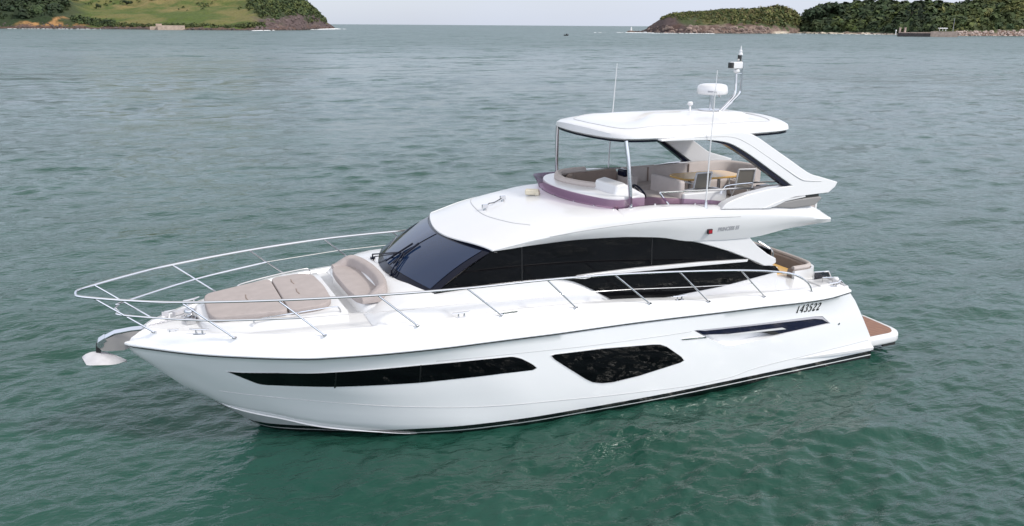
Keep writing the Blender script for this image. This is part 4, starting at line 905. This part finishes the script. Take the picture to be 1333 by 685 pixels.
class Terrain:
    """control lines across bearings: each (dr, [py...]) gives a contour dr metres behind the shore"""
    def __init__(s, name, pxs, shore, lines, npx, nt, rough, seed, colour):
        s.pxs = np.array(pxs, float); s.name = name
        P = np.linspace(pxs[0], pxs[-1], npx); s.P = P
        sh = np.interp(P, pxs, shore); r0 = np.array([shore_r(a, b) for a, b in zip(P, sh)])
        k = np.ones(9)/9; r0 = np.convolve(np.pad(r0, 4, 'edge'), k, 'valid')
        s.r0 = r0; drs = [-6.0, 0.0]+[l[0] for l in lines]
        hts = [np.full(npx, -1.5), np.zeros(npx)]
        for dr, pys in lines:
            py = np.interp(P, pxs, pys); hts.append(np.array([place(a, b, r+dr)[2] for a, b, r in zip(P, py, r0)]))
        s.drs = np.array(drs); T = np.concatenate([np.linspace(drs[i], drs[i+1], max(2, int(nt*w_)))[:-1] for i, w_ in enumerate([.04]+[1.0/len(lines)]*(len(lines)))]+[[drs[-1]]]); s.T = T
        H = np.stack(hts, 0); s.H = np.stack([np.interp(T, drs, H[:, i]) for i in range(npx)], 0)   # npx x nt
        RR = r0[:, None]+T[None, :]; B = np.array([bearing(a)[:2] for a in P]); s.X = CAM[0]+B[:, 0:1]*RR; s.Y = CAM[1]+B[:, 1:2]*RR
        amp = rough*np.clip(T/25, 0, 1)[None, :]*np.clip(s.H/5, 0, 1); s.Z = s.H+amp*(noise2(s.X/14, s.Y/14, seed)*.7+noise2(s.X/5, s.Y/5, seed+1)*.3)
        rock = np.clip(1-np.abs(s.H-3.5)/5, 0, 1); s.Z += rock*(np.abs(noise2(s.X/4, s.Y/4, seed+2))*1.3-.4)*(s.H > .2)
        n, m = s.X.shape; co = np.stack([s.X, s.Y, s.Z], -1).reshape(-1, 3)
        i, j = np.meshgrid(np.arange(n-1), np.arange(m-1), indexing='ij'); F = np.stack([i*m+j, (i+1)*m+j, (i+1)*m+j+1, i*m+j+1], -1).reshape(-1, 4)
        me = bpy.data.meshes.new(name); me.from_pydata(co.tolist(), [], F.tolist()); me.polygons.foreach_set('use_smooth', np.ones(len(F), bool))
        PP = np.repeat(P[:, None], m, 1); TT = np.repeat(T[None, :], n, 0)
        D = np.stack([s.X-CAM[0], s.Y-CAM[1], s.Z-CAM[2]], -1); s.PY = 342.5-1081.97*(D@UP)/(D@FW)
        colr = colour(PP, TT, s.Z, s.X, s.Y, s.PY); ca = me.color_attributes.new('tone', 'FLOAT_COLOR', 'POINT')
        ca.data.foreach_set('color', np.concatenate([colr.reshape(-1, 3), np.ones((n*m, 1))], 1).ravel().astype(np.float32))
        me.materials.append(LAND); s.o = bpy.data.objects.new(name, me); COL.objects.link(s.o); tag(s.o, kind='structure')
    def at(s, px, t):
        i = np.interp(px, s.P, np.arange(len(s.P))); j = np.interp(t, s.T, np.arange(len(s.T))); i0 = min(int(i), len(s.P)-2); j0 = min(int(j), len(s.T)-2); a, b = i-i0, j-j0
        f = lambda Q: (Q[i0, j0]*(1-a)+Q[i0+1, j0]*a)*(1-b)+(Q[i0, j0+1]*(1-a)+Q[i0+1, j0+1]*a)*b
        return float(f(s.X)), float(f(s.Y)), float(f(s.Z)), float(f(s.PY))

GRASS = np.array([.070, .098, .021]); DRYG = np.array([.165, .140, .052]); SCRUB = np.array([.044, .056, .022]); WOOD = np.array([.020, .034, .016])
ORANGE = np.array([.33, .18, .075]); ROCKB = np.array([.115, .072, .058]); ROCKP = np.array([.20, .145, .12]); PURPLE = np.array([.095, .068, .066]); SAND = np.array([.52, .45, .36]); DARKR = np.array([.055, .045, .042])
def mixc(a, b, k): return a*(1-k[..., None])+b*k[..., None]
def cl(x): return np.clip(x, 0, 1)

def col_left(px, t, z, X, Y, py):
    n1 = noise2(X/18, Y/18, 31); n2 = noise2(X/6, Y/6, 32)
    c = np.broadcast_to(SCRUB, px.shape+(3,)).copy()
    lawn = cl((px-95+n1*6)/25)*cl((345-px+n1*14)/30); c = mixc(c, GRASS, lawn)
    c = mixc(c, DRYG, lawn*cl(n1*.9+.15)*.75+cl(lawn*(cl((t-170)/60))*cl(n2+.5)*.6))
    c = mixc(c, WOOD, cl((95-px+n1*10)/20)*.8)
    cliff = cl((px-335+n1*12)/25)*cl((py-17-n2*6)/8); c = mixc(c, PURPLE, cliff); c = mixc(c, ROCKP, cliff*cl(n2*1.6-.4)*.45)
    org = cl(1.1-np.abs(px-62+n1*10)/45)*cl((z-2+n2)/2)*cl((8.5+n2*4-z)/2); c = mixc(c, ORANGE, org)
    c = mixc(c, ROCKB, cl((4.2+n2*1.6-z)/1.5)); c = mixc(c, DARKR, cl((1.4+n2*.7-z)/.6)); return c
lx = [-520, -440, -300, -160, -60, 0, 60, 120, 180, 240, 300, 340, 380, 400, 415, 428, 436]
left = Terrain('headland', lx, [37.0, 37.0, 37.1, 37.2, 37.2, 37.3, 37.5, 38, 38.6, 39.3, 39.8, 39.9, 39.6, 39.2, 38.4, 37.4, 37.0],
    [(14, [36.5, 34, 30, 30, 29, 27, 22, 34.5, 36, 36, 36.5, 36.5, 34, 33, 33.5, 36, 36.8]),
     (40, [36, 30, 24, 22, 20, 18, 17, 31, 33.5, 33.5, 33.5, 30, 24, 20, 25, 34, 36.8]),
     (130, [36, 24, 14, 10, 6, 4, 6, 18, 22, 22, 22, 18, 13, 9, 19, 32, 36.6]),
     (260, [35, 15, -4, -10, -14, -14, -10, 4, 8, 9, 8, 4, 1, 5, 18, 31.5, 36.6]),
     (420, [35, 5, -35, -50, -55, -50, -45, -32, -24, -24, -26, -24, -10, 4.5, 18, 31.5, 36.6]),
     (600, [35, 5, -45, -60, -70, -65, -60, -55, -50, -48, -44, -36, -10, 10, 24, 34, 36.6])], 300, 110, 1.6, 3, col_left)

def col_isle(px, t, z, X, Y, py):
    n1 = noise2(X/12, Y/12, 41); n2 = noise2(X/4, Y/4, 42)
    c = np.broadcast_to(SCRUB*1.15, px.shape+(3,)).copy(); c = mixc(c, np.array([.135, .115, .045]), cl(n1*.9+.1)*cl((960-px)/60))
    rk = cl((10.5+n2*3.0-z-cl((px-985)/40)*3)/2.5); west = cl((905-px+n1*12)/25)
    c = mixc(c, PURPLE*.8, cl(west*cl((22-z+n1*4)/6))); c = mixc(c, mixc(np.broadcast_to(ROCKP, c.shape).copy(), PURPLE*.75, cl((920-px+n1*10)/40)), rk); c = mixc(c, ROCKB*.7, rk*cl(n2*1.6-.1)*.8)
    c = mixc(c, SAND, cl((px-1005)/8)*cl((1030-px)/8)*cl((3-z)/1)); c = mixc(c, DARKR, cl((1.3+n2*.9-z)/.6)*cl((1004-px)/5)); return c
ix = [832, 838, 843, 850, 858, 866, 875, 893, 930, 975, 1012, 1032, 1042, 1049]
isle = Terrain('island', ix, [41.0, 41.6, 42.2, 42.6, 43, 43.2, 43.3, 43.5, 43.7, 43.8, 43.8, 43.5, 43.2, 43],
    [(10, [41.2, 40.5, 39, 36, 34, 33, 33, 34, 35.5, 34, 35, 36.5, 38, 42]),
     (40, [41.2, 40, 38, 33.5, 27.5, 24, 22, 24, 27, 25, 26, 30, 35, 42]),
     (90, [41.4, 40, 38, 33, 27, 22, 18.5, 16.5, 18, 17, 15, 19.5, 29, 42]),
     (150, [41.5, 40.5, 38.5, 34, 28.5, 23, 19.5, 16.5, 15.5, 14.5, 12.8, 17.5, 29, 42]),
     (260, [41.6, 41.5, 41.2, 40, 38, 37, 36, 35, 33, 33, 33, 36, 39, 42])], 150, 70, 1.3, 8, col_isle)

def col_main(px, t, z, X, Y, py):
    n1 = noise2(X/15, Y/15, 51); n2 = noise2(X/5, Y/5, 52)
    c = np.broadcast_to(SCRUB, px.shape+(3,)).copy(); c = mixc(c, np.array([.075, .095, .032]), cl(n1*.8+.2)*cl((px-1215)/30)); c = mixc(c, WOOD, cl((1215-px)/20))
    c = mixc(c, SAND, cl((9-t+n2*2)/3)*cl((1200-px)/10)); c = mixc(c, ROCKP, cl((12-t+n2*2)/3)*cl((px-1190)/10)); c = mixc(c, ROCKB, cl((12-t)/3)*cl(n2*1.8-.6)*.9); return c
mx_ = [1036, 1042, 1050, 1067, 1083, 1097, 1114, 1147, 1170, 1198, 1208, 1241, 1266, 1285, 1333, 1400, 1500]
main = Terrain('shore_hill', mx_, [43.2, 43.4, 43.6, 43.9, 44.1, 44.3, 44.5, 45, 45.5, 46.5, 46.6, 47, 47, 47, 47.2, 47.6, 48.5],
    [(10, [43, 42, 42, 42.2, 42.3, 42.5, 42.6, 42.8, 43, 42.6, 42, 42, 41.5, 41.5, 41.5, 41.5, 42]),
     (26, [43, 41.5, 41, 41, 41, 41, 41, 41, 41, 41, 40.5, 39.5, 38, 37.5, 36, 35, 35]),
     (90, [43, 38, 33, 30, 29, 30, 29, 28, 28, 29, 27, 24, 22, 21, 18, 16, 15]),
     (190, [43, 34, 24, 15, 13, 14, 11, 10, 12, 12, 15, 12, 9, 8, 1, -6, -12]),
     (300, [43, 36, 27, 18, 15, 15, 12, 10, 13, 14, 16, 13, 9, 5, -5, -16, -26]),
     (420, [43, 40, 36, 30, 28, 28, 26, 24, 24, 24, 24, 20, 16, 12, 0, -14, -24])], 170, 80, 1.3, 13, col_main)

# foliage: leaf-clump faces spread through each crown's volume
def leaf_mesh(name, clumps, m=LEAF, seed=0):
    """clumps: (x, y, z, rx, rz, n, size, colour)"""
    g = np.random.default_rng(seed); VV, CC = [], []
    for x, y, z, rx, rz, n, s_, c in clumps:
        d = g.normal(size=(n, 3)); d /= np.linalg.norm(d, axis=1)[:, None]; rad = g.random(n)[:, None]**.45; p = d*rad*np.array([rx, rx, rz])+np.array([x, y, z])
        a = d+np.array([0, 0, .35])+g.normal(size=(n, 3))*.35; a /= np.linalg.norm(a, axis=1)[:, None]; t = np.cross(a, g.normal(size=(n, 3))); t /= np.linalg.norm(t, axis=1)[:, None]; b = np.cross(a, t)
        sz = (s_*(.55+.9*g.random(n)))[:, None]; q = np.stack([p-t*sz-b*sz*.6, p+t*sz-b*sz*.5, p+t*sz*.7+b*sz*.7, p-t*sz*.8+b*sz*.5], 1)
        VV.append(q.reshape(-1, 3)); cc = np.array(c)[None]*(.82+.36*g.random((n, 1)))*(.8+.4*g.random())*np.array([1, 1, 1])+g.random((n, 1))*np.array([.010, .006, 0]); CC.append(np.repeat(cc, 4, 0))
    V_ = np.concatenate(VV); C_ = np.concatenate(CC); nf = len(V_)//4
    me = bpy.data.meshes.new(name); me.vertices.add(len(V_)); me.vertices.foreach_set('co', V_.ravel().astype(np.float32)); me.loops.add(nf*4); me.loops.foreach_set('vertex_index', np.arange(nf*4, dtype=np.int32))
    me.polygons.add(nf); me.polygons.foreach_set('loop_start', np.arange(0, nf*4, 4, dtype=np.int32)); me.update()
    ca = me.color_attributes.new('tone', 'FLOAT_COLOR', 'POINT'); ca.data.foreach_set('color', np.concatenate([C_, np.ones((len(C_), 1))], 1).ravel().astype(np.float32))
    me.materials.append(m); o = bpy.data.objects.new(name, me); COL.objects.link(o); return o
def scatter(ter, n, px0, px1, t0, t1, ok, size, colours, seed, faces=26):
    g = np.random.default_rng(seed); out = []
    for k in range(n):
        px = px0+(px1-px0)*g.random(); t = t0+(t1-t0)*g.random()**.8; x, y, z, py = ter.at(px, t)
        if not ok(px, t, z, py): continue
        s_ = size(px, t, z)*(.6+.8*g.random()); c = np.array(colours[g.integers(len(colours))])
        out.append((x, y, z+s_*.45, s_, s_*(.7+.5*g.random()), faces, s_*.34, c))
    return out
W1, W2, W3 = (.024, .042, .022), (.034, .056, .025), (.052, .074, .030); S1, S2, S3 = (.082, .100, .034), (.120, .128, .044), (.052, .074, .028)
cl1 = scatter(left, 330, -480, 85, 20, 300, lambda px, t, z, py: z > 7 and not (20 < px < 88 and z < 11 and t < 34), lambda px, t, z: 6.5, [W1, W2, (.034, .05, .022)], 21, 110)
cl1 += scatter(left, 1800, -480, 150, 14, 300, lambda px, t, z, py: (px < 92+noise2(np.float64(t/25), np.float64(0), 5)*6 and z > 5) and not (20 < px < 88 and z < 8 and t < 24), lambda px, t, z: 4.2, [W1, W1, W2, (.03, .045, .02)], 1)
tag(leaf_mesh('woodland', cl1, seed=1), 'dark green woodland on the left headland above the orange bluff', 'woodland', kind='stuff')
cl2 = scatter(left, 520, 150, 345, 12, 34, lambda px, t, z, py: z > 1.5, lambda px, t, z: 2.0, [S3, W3, S1], 2, 18)
cl2 += scatter(left, 260, 95, 150, 12, 60, lambda px, t, z, py: z > 2, lambda px, t, z: 3.0, [W2, S3], 3, 20)
cl2 += scatter(left, 1500, 325, 425, 20, 420, lambda px, t, z, py: py < 25+4*math.sin(px*.3)+4*math.sin(px*.11)+(px-380)*.10, lambda px, t, z: 2.9, [S3, W3, S1, W2], 4, 18)
cl2 += scatter(left, 500, 95, 345, 200, 420, lambda px, t, z, py: noise2(np.float64(px/9), np.float64(t/25), 9) > .35, lambda px, t, z: 2.6, [S3, S1], 5, 16)
tag(leaf_mesh('scrub', cl2, seed=2), 'green scrub on the slopes and foreshore of the left headland', 'scrub', kind='stuff')
cl3 = scatter(isle, 1900, 860, 1044, 12, 170, lambda px, t, z, py: z > 9+4*cl((930-px)/60)+2*math.sin(px*.4) and (px > 905 or z > 15), lambda px, t, z: 1.7+cl((px-930)/80)*1.8, [S1, S2, S3, (.13, .115, .05)], 6, 18)
tag(leaf_mesh('island_scrub', cl3, seed=3), 'low green and tan scrub covering the rocky island', 'scrub', kind='stuff')
cl4 = scatter(main, 1100, 1042, 1222, 12, 250, lambda px, t, z, py: z > 2.2 and t > 15, lambda px, t, z: 3.4, [W1, W2, W2, W3], 7, 30)
cl4 += scatter(main, 330, 1046, 1222, 18, 230, lambda px, t, z, py: z > 2.2, lambda px, t, z: 6.2, [W1, W2, W3, (.052, .072, .022), (.030, .050, .026)], 17, 130)
tag(leaf_mesh('coastal_woodland', cl4, seed=4), 'dense dark green woodland behind the right hand beach', 'woodland', kind='stuff')
cl5 = scatter(main, 1900, 1205, 1490, 12, 330, lambda px, t, z, py: z > 3.0 and t > 14, lambda px, t, z: 2.6, [S3, S1, S1, S2], 8, 20)
cl5 += scatter(main, 420, 1205, 1490, 16, 330, lambda px, t, z, py: z > 3.0, lambda px, t, z: 5.2, [S3, W3, W2, S1, S2], 18, 80)
tag(leaf_mesh('hillside_scrub', cl5, seed=5), 'mixed green bushes covering the right hand hillside above the rubble shore', 'scrub', kind='stuff')

# trees that stand out on their own
BARK = mat('bark', (.075, .055, .042), .9, var=.2, vscale=2)
def tree(name, base, h, rad, label, kind, col, seed):
    g = np.random.default_rng(seed); t = thing(name, base, label, 'tree'); b = MB()
    b.tube([(0, 0, -1), (.1*rad*g.normal()*.3, 0, h*.4), (0, 0, h*.92)], [h*.025, h*.018, h*.004], 7); C_ = []
    for k in range(9 if kind == 'bush' else 16):
        f = k/15 if kind != 'bush' else k/8
        if kind == 'casuarina': z = h*(.22+.76*f); rr = rad*(1.05-f)**.7*(.7+.5*g.random()); c = (g.normal()*rr*.45, g.normal()*rr*.45, z); q = (rr*.62, h*.085)
        else: a = g.random()*6.283; rr = rad*g.random()**.5*.72; z = h-(.20+.55*(1-(1-(rr/rad)**2)**.5)+.45*g.random()**1.5)*min(h*.75, rad*1.5); c = (math.cos(a)*rr, math.sin(a)*rr, z); q = (rad*.42, min(h*.2, rad*.36))
        b.tube([(0, 0, z*.75), (c[0]*.8, c[1]*.8, c[2])], [h*.008, h*.003], 5)
        C_.append((*c, q[0], q[1], 40, max(.42, rad*.11), col))
    b.build('trunk', BARK, t); o = leaf_mesh('crown', C_, seed=seed); o.parent = t; return t
CAS = (.026, .042, .026)
def on(ter, px, t): x, y, z, _ = ter.at(px, t); return (x, y, z-.3)
def pxm(ter, px, t): i = np.interp(px, ter.P, ter.r0); return (i+t)/1081.97*.97
TR = [('casuarina_tree', main, 1196, 60, 2.5, 8.5, 'casuarina', 'tall feathery casuarina behind the landward end of the dark jetty wall', CAS),
 ('casuarina_tree', main, 1185, 75, 8, 6.5, 'casuarina', 'feathery casuarina just left of the tallest tree above the jetty', CAS),
 ('casuarina_tree', main, 1254, 250, -3, 8, 'casuarina', 'dark casuarina alone on the right hand skyline', CAS),
 ('broadleaf_tree', main, 1083, 110, 3, 16, 'round', 'tall round topped tree on the skyline at the left end of the beach wood', W1),
 ('broadleaf_tree', main, 1058, 70, 11, 13, 'round', 'spreading dark tree at the left edge of the beach wood, beside the island', W1),
 ('broadleaf_tree', main, 1114, 190, 3.5, 13, 'round', 'dark tree on the skyline next to the round topped tree, on its right', W2),
 ('broadleaf_tree', main, 1131, 195, 3, 12, 'round', 'bushy tree on the skyline midway along the beach wood', W1),
 ('broadleaf_tree', main, 1148, 190, .5, 12, 'round', 'highest tree at the middle of the beach wood skyline', W2),
 ('broadleaf_tree', main, 1169, 160, 7, 12, 'round', 'pale green tree on the skyline left of the feathery casuarinas', W3),
 ('bush_tree', left, 140, 30, 25.5, 9, 'bush', 'big dark bush at the foot of the lawn on the left shore', W1),
 ('bush_tree', left, 120, 40, 27, 7, 'bush', 'dark bush beside the orange bluff, left of the biggest shore bush', W2),
 ('bush_tree', left, 168, 250, .5, 7, 'bush', 'isolated dark bush high up on the green lawn', W1),
 ('bush_tree', left, 131, 195, 4.5, 4, 'bush', 'small dark bush on the lawn beside the wood edge', W2)]
for k, (nm, ter, px, t, top_, wp, kind, lab, c_) in enumerate(TR):
    u = pxm(ter, px, t); bp = on(ter, px, t); r_ = math.hypot(bp[0]-CAM[0], bp[1]-CAM[1]); h_ = max(3.0, place(px, top_, r_)[2]-bp[2])
    tree(nm, bp, h_*1.02, wp*u, lab, kind, c_, 60+k)

# jetty, rubble bank and other small things along the shore
STONE = mat('pale_stone', (.40, .31, .26), .9, var=.25, vscale=.6); DST = mat('wet_stone', (.05, .042, .042), .8, var=.3, vscale=.5); WHITE = mat('white_paint', (.78, .78, .77), .5); CONC = mat('concrete', (.40, .31, .25), .9, var=.2, vscale=.4)
def span(pxa, pxb, pya, pyb, r, depth):
    """real width and height in metres of a wall seen between two bearings at distance r"""
    a = place(pxa, pya, r); c = place(pxb, pya, r); top = place(pxa, pyb, r)[2]; return a, c, top
def wall(mb, pxa, pxb, r, ztop, depth, zb=-1.5):
    (x0, y0, _), (x1, y1, _) = place(pxa, 45, r), place(pxb, 45, r); d = Vector((x1-x0, y1-y0, 0)).normalized(); n = Vector((-d.y, d.x, 0))
    if n.dot(Vector((x0-CAM[0], y0-CAM[1], 0))) < 0: n = -n
    q = [(x0, y0), (x1, y1), (x1+n.x*depth, y1+n.y*depth), (x0+n.x*depth, y0+n.y*depth)]
    return mb.prism([(x, y, zb) for x, y in q], [(x, y, ztop) for x, y in q])
def zat(px, py, r): return place(px, py, r)[2]
rj = shore_r(1190, 47.8)
j = thing('jetty', place(1168, 47.8, rj), 'low stone jetty with a dark wet end and two pale posts at its tip', 'jetty'); j0 = Vector(j.location)
def jb(name, m, mb, bev=0): mb.v = [(x-j0.x, y-j0.y, z-j0.z) for x, y, z in mb.v]; return mb.build(name, m, j, bevel=bev)
jb('wet_wall', DST, wall(MB(), 1168, 1211, rj, zat(1190, 43.2, rj), 9)); jb('stone_wall', STONE, wall(MB(), 1211.2, 1247, rj+1, zat(1228, 41.2, rj), 9)); jb('coping', STONE, wall(MB(), 1172, 1212, rj+1.5, zat(1190, 42.2, rj), 8, 1.2))
for px in (1171, 1177.6):
    b = MB(); x, y, z = place(px, 44, rj+3); zt = zat(px, 36.2, rj); b.box((x, y, (zt+1)/2), (1.3, 1.3, zt-1)); b.box((x, y, zt+.12), (1.7, 1.7, .3)); jb('gate_post', STONE, b, .08)
b = MB(); x, y, z = place(1166, 44, rj+14); b.box((x, y, 3.2), (.5, .5, 4)); b.box((x, y, 5.4), (1.0, .8, .9)); tag(b.build('marker_post', WHITE, bevel=.05), 'small pale marker post behind the seaward end of the jetty', 'post')
x, y, _ = place(1227, 40, rj+12); zb = zat(1227, 39.6, rj+12)
v = thing('white_shelter', (x, y, zb-.4), 'low white roofed shelter on posts standing on the jetty top', 'shelter'); b = MB(); b.box((0, 0, 2.2), (7.2, 3.5, .7), rz=YAW+1.57); b.build('roof', WHITE, v, bevel=.1)
for k in (-1, 0, 1):
    b = MB(); b.box((math.cos(YAW+1.57)*2.8*k, math.sin(YAW+1.57)*2.8*k, 1.0), (.35, .35, 2.2)); b.build('post', WHITE, v)
x, y, _ = place(1240.5, 40, rj+14); zb = zat(1240.5, 40, rj+14); zt = zat(1240.5, 24.5, rj+14)
lp = thing('lamp_post', (x, y, zb-1), 'slim grey lamp post rising from the rubble bank beside the white shelter', 'lamp post'); MB().tube([(0, 0, 0), (0, 0, zt-zb+1)], [.14, .08], 8).build('pole', MT['galv'], lp); MB().box((.4, 0, zt-zb+1), (1.1, .3, .18)).build('lamp_head', MT['galv'], lp)
def boulders(name, n, ter, px0, px1, t0, t1, s0, s1, m, label, seed, zlift=0):
    g = np.random.default_rng(seed); b = MB()
    for k in range(n):
        px = px0+(px1-px0)*g.random(); t = t0+(t1-t0)*g.random(); x, y, z, _ = ter.at(px, t); s_ = s0+(s1-s0)*g.random()**2; bm = bmesh.new(); bmesh.ops.create_icosphere(bm, subdivisions=1, radius=s_)
        o = len(b.v); sc3 = g.uniform(.6, 1.2, 3)
        b.v += [(x+q.co.x*sc3[0]*(1+g.normal()*.1), y+q.co.y*sc3[1]*(1+g.normal()*.1), max(z, -.2)+zlift+q.co.z*sc3[2]*.75) for q in bm.verts]; bm.verts.ensure_lookup_table(); b.f += [tuple(q.index+o for q in f.verts) for f in bm.faces]; bm.free()
    return tag(b.build(name, m, angle=20), label, 'rocks', kind='stuff')
ROCKM = mat('shore_rock', (.20, .145, .122), .9, var=.5, vscale=.07); ROCKD = mat('dark_shore_rock', (.085, .065, .06), .9, var=.4, vscale=.3); ROCKL = mat('pale_shore_rock', (.40, .32, .28), .9, var=.3, vscale=.25)
boulders('rubble_bank', 420, main, 1245, 1480, -2, 12, .8, 2.0, ROCKL, 'pale rubble bank along the right hand shore below the hillside', 1, .3)
boulders('dark_rubble', 110, main, 1245, 1480, -3, 5, .8, 1.7, ROCKD, 'dark wet boulders at the waterline of the right hand rubble bank', 2)
boulders('beach_rocks', 60, main, 1046, 1168, -2, 6, .6, 1.7, ROCKD, 'dark rocks scattered along the right hand beach', 3)
boulders('island_rocks', 150, isle, 845, 1003, -3, 9, 1.2, 4.6, ROCKM, 'brown and pink rocks round the foot of the island', 4)
boulders('headland_rocks', 420, left, -150, 420, -3, 8, .8, 2.4, ROCKD, 'dark wet rocks along the foot of the left headland', 5)
boulders('cliff_rocks', 130, left, 330, 432, 0, 60, 1.2, 4.0, mat('cliff_rock', (.105, .076, .072), .9, var=.45, vscale=.08), 'purple brown rocks on the cliff at the end of the left headland', 6)
# concrete landing on the left shore
rl = shore_r(219, 39.2)
lb = thing('concrete_landing', place(196, 39.2, rl-4), 'square concrete landing block on the left shore below the lawn', 'landing'); l0 = Vector(lb.location)
def lbb(name, m, mb): mb.v = [(x-l0.x, y-l0.y, z-l0.z) for x, y, z in mb.v]; return mb.build(name, m, lb)
lbb('block', CONC, wall(MB(), 206, 241.5, rl-4, zat(220, 33.2, rl-4), 14)); lbb('ramp', CONC, wall(MB(), 196, 205.8, rl+2, zat(200, 34.5, rl), 8)); lbb('parapet', CONC, wall(MB(), 204, 212, rl+3, zat(208, 31.0, rl), 2, 3))
# beacon on its rock off the island
rb_ = shore_r(823, 42.0)
b = MB(); g_ = np.random.default_rng(3)
bx0 = place(821, 42, rb_); be = thing('beacon', bx0, 'small white beacon on a dark rock off the left tip of the island', 'beacon')
bm = bmesh.new(); bmesh.ops.create_icosphere(bm, subdivisions=2, radius=1)
rk = MB(); rk.v = [(q.co.x*5.5*(1+g_.normal()*.07), q.co.y*4*(1+g_.normal()*.07), .3+q.co.z*2.0*(1+g_.normal()*.1)) for q in bm.verts]; rk.f = [tuple(q.index for q in f.verts) for f in bm.faces]; bm.free(); rk.build('rock', ROCKM, be, angle=20)
b = MB(); b.lathe([(1.5, 0), (1.3, 1.2), (1.0, 3.4), (1.25, 3.5), (1.25, 3.8), (.6, 3.9), (.6, 4.8), (.1, 5.3)], (-.6, 0, 1.4), 14); b.build('tower', WHITE, be)
rows_ = MB(); rk2 = MB()
for k in range(9):
    px = 826+k*1.3; x, y, _ = place(px, 42, rb_+4); rk2.lathe([(2.4, -1), (2.0, .5), (1.1, 1.1+.5*math.sin(k*2.1)), (.2, 1.5+.5*math.sin(k*2.1))], (x, y, 0), 7)
tag(rk2.build('reef', ROCKD, angle=20), 'dark low reef joining the white beacon to the island', 'reef')
# little dark boat far out
rx = shore_r(737, 46.6); s_ = thing('small_boat', place(737, 46.6, rx), 'tiny dark open boat far out on the water, alone', 'boat'); b = MB()
b.loft([[(-1.9, 0, .1), (-1.9, 0, .1), (-1.9, 0, .75), (-1.9, 0, .75)]]+[[(x, -w_*.7, .0), (x, w_*.7, 0), (x, w_, .7+.1*abs(x)), (x, -w_, .7+.1*abs(x))] for x, w_ in ((-1.6, .6), (-.6, .85), (.6, .85), (1.5, .45))]+[[(2.1, 0, .2), (2.1, 0, .2), (2.1, 0, .95), (2.1, 0, .95)]]); b.build('hull', MT['dark'], s_)
MB().box((-.5, 0, 1.1), (.9, .9, .8)).build('cuddy', MT['dark'], s_, bevel=.1); MB().box((-1.9, 0, .8), (.3, .4, .8)).build('outboard_motor', MT['dark'], s_)

# surf: broken foam lying on the water along the rocks
def foam(name, segs, label, seed):
    g = np.random.default_rng(seed); b = MB()
    for pxa, pxb, pya, pyb, n, s0 in segs:
        for k in range(n):
            f = g.random(); px = pxa+(pxb-pxa)*f+g.normal()*.4; py = pya+(pyb-pya)*f; r = shore_r(px, py)-2+g.normal()*2.5; x, y, _ = place(px, 40, r); s_ = s0*(.4+g.random()); a = g.random()*6.28
            ring = [(x+math.cos(a+t)*s_*(1.6 if abs(math.cos(t)) > .5 else 1)*g.uniform(.6, 1.1), y+math.sin(a+t)*s_*g.uniform(.6, 1.1)) for t in np.linspace(0, 6.283, 8)[:-1]]
            h = .12+.5*g.random()*s0/2; o = len(b.v); m = len(ring); b.v += [(u, v_, .0) for u, v_ in ring]+[(x+(u-x)*.6, y+(v_-y)*.6, h*g.uniform(.5, 1.1)) for u, v_ in ring]; b.f += [(o+i, o+(i+1) % m, o+m+(i+1) % m, o+m+i) for i in range(m)]+[tuple(range(o+m, o+2*m))]
    return tag(b.build(name, FOAM, angle=60), label, 'surf', kind='stuff')
FOAM = mat('sea_foam', (.80, .81, .82), .8, var=.06)
foam('surf', [(10, 140, 37.6, 38.2, 60, 1.2), (330, 450, 40.2, 38.0, 200, 1.8), (392, 440, 38.9, 37.5, 200, 2.6)], 'white surf breaking along the foot of the left headland', 1)
foam('island_surf', [(816, 850, 42.6, 43.1, 150, 1.5), (834, 844, 41.6, 42.2, 60, 2.2), (850, 930, 43.4, 44.0, 110, 1.2), (774, 790, 42.6, 42.9, 9, .9), (802, 818, 42.5, 42.6, 9, .9)], 'white surf round the reef and rocks of the island', 2)
foam('beach_surf', [(1000, 1168, 44.2, 45.4, 60, .9)], 'thin line of white foam on the right hand beach', 3)
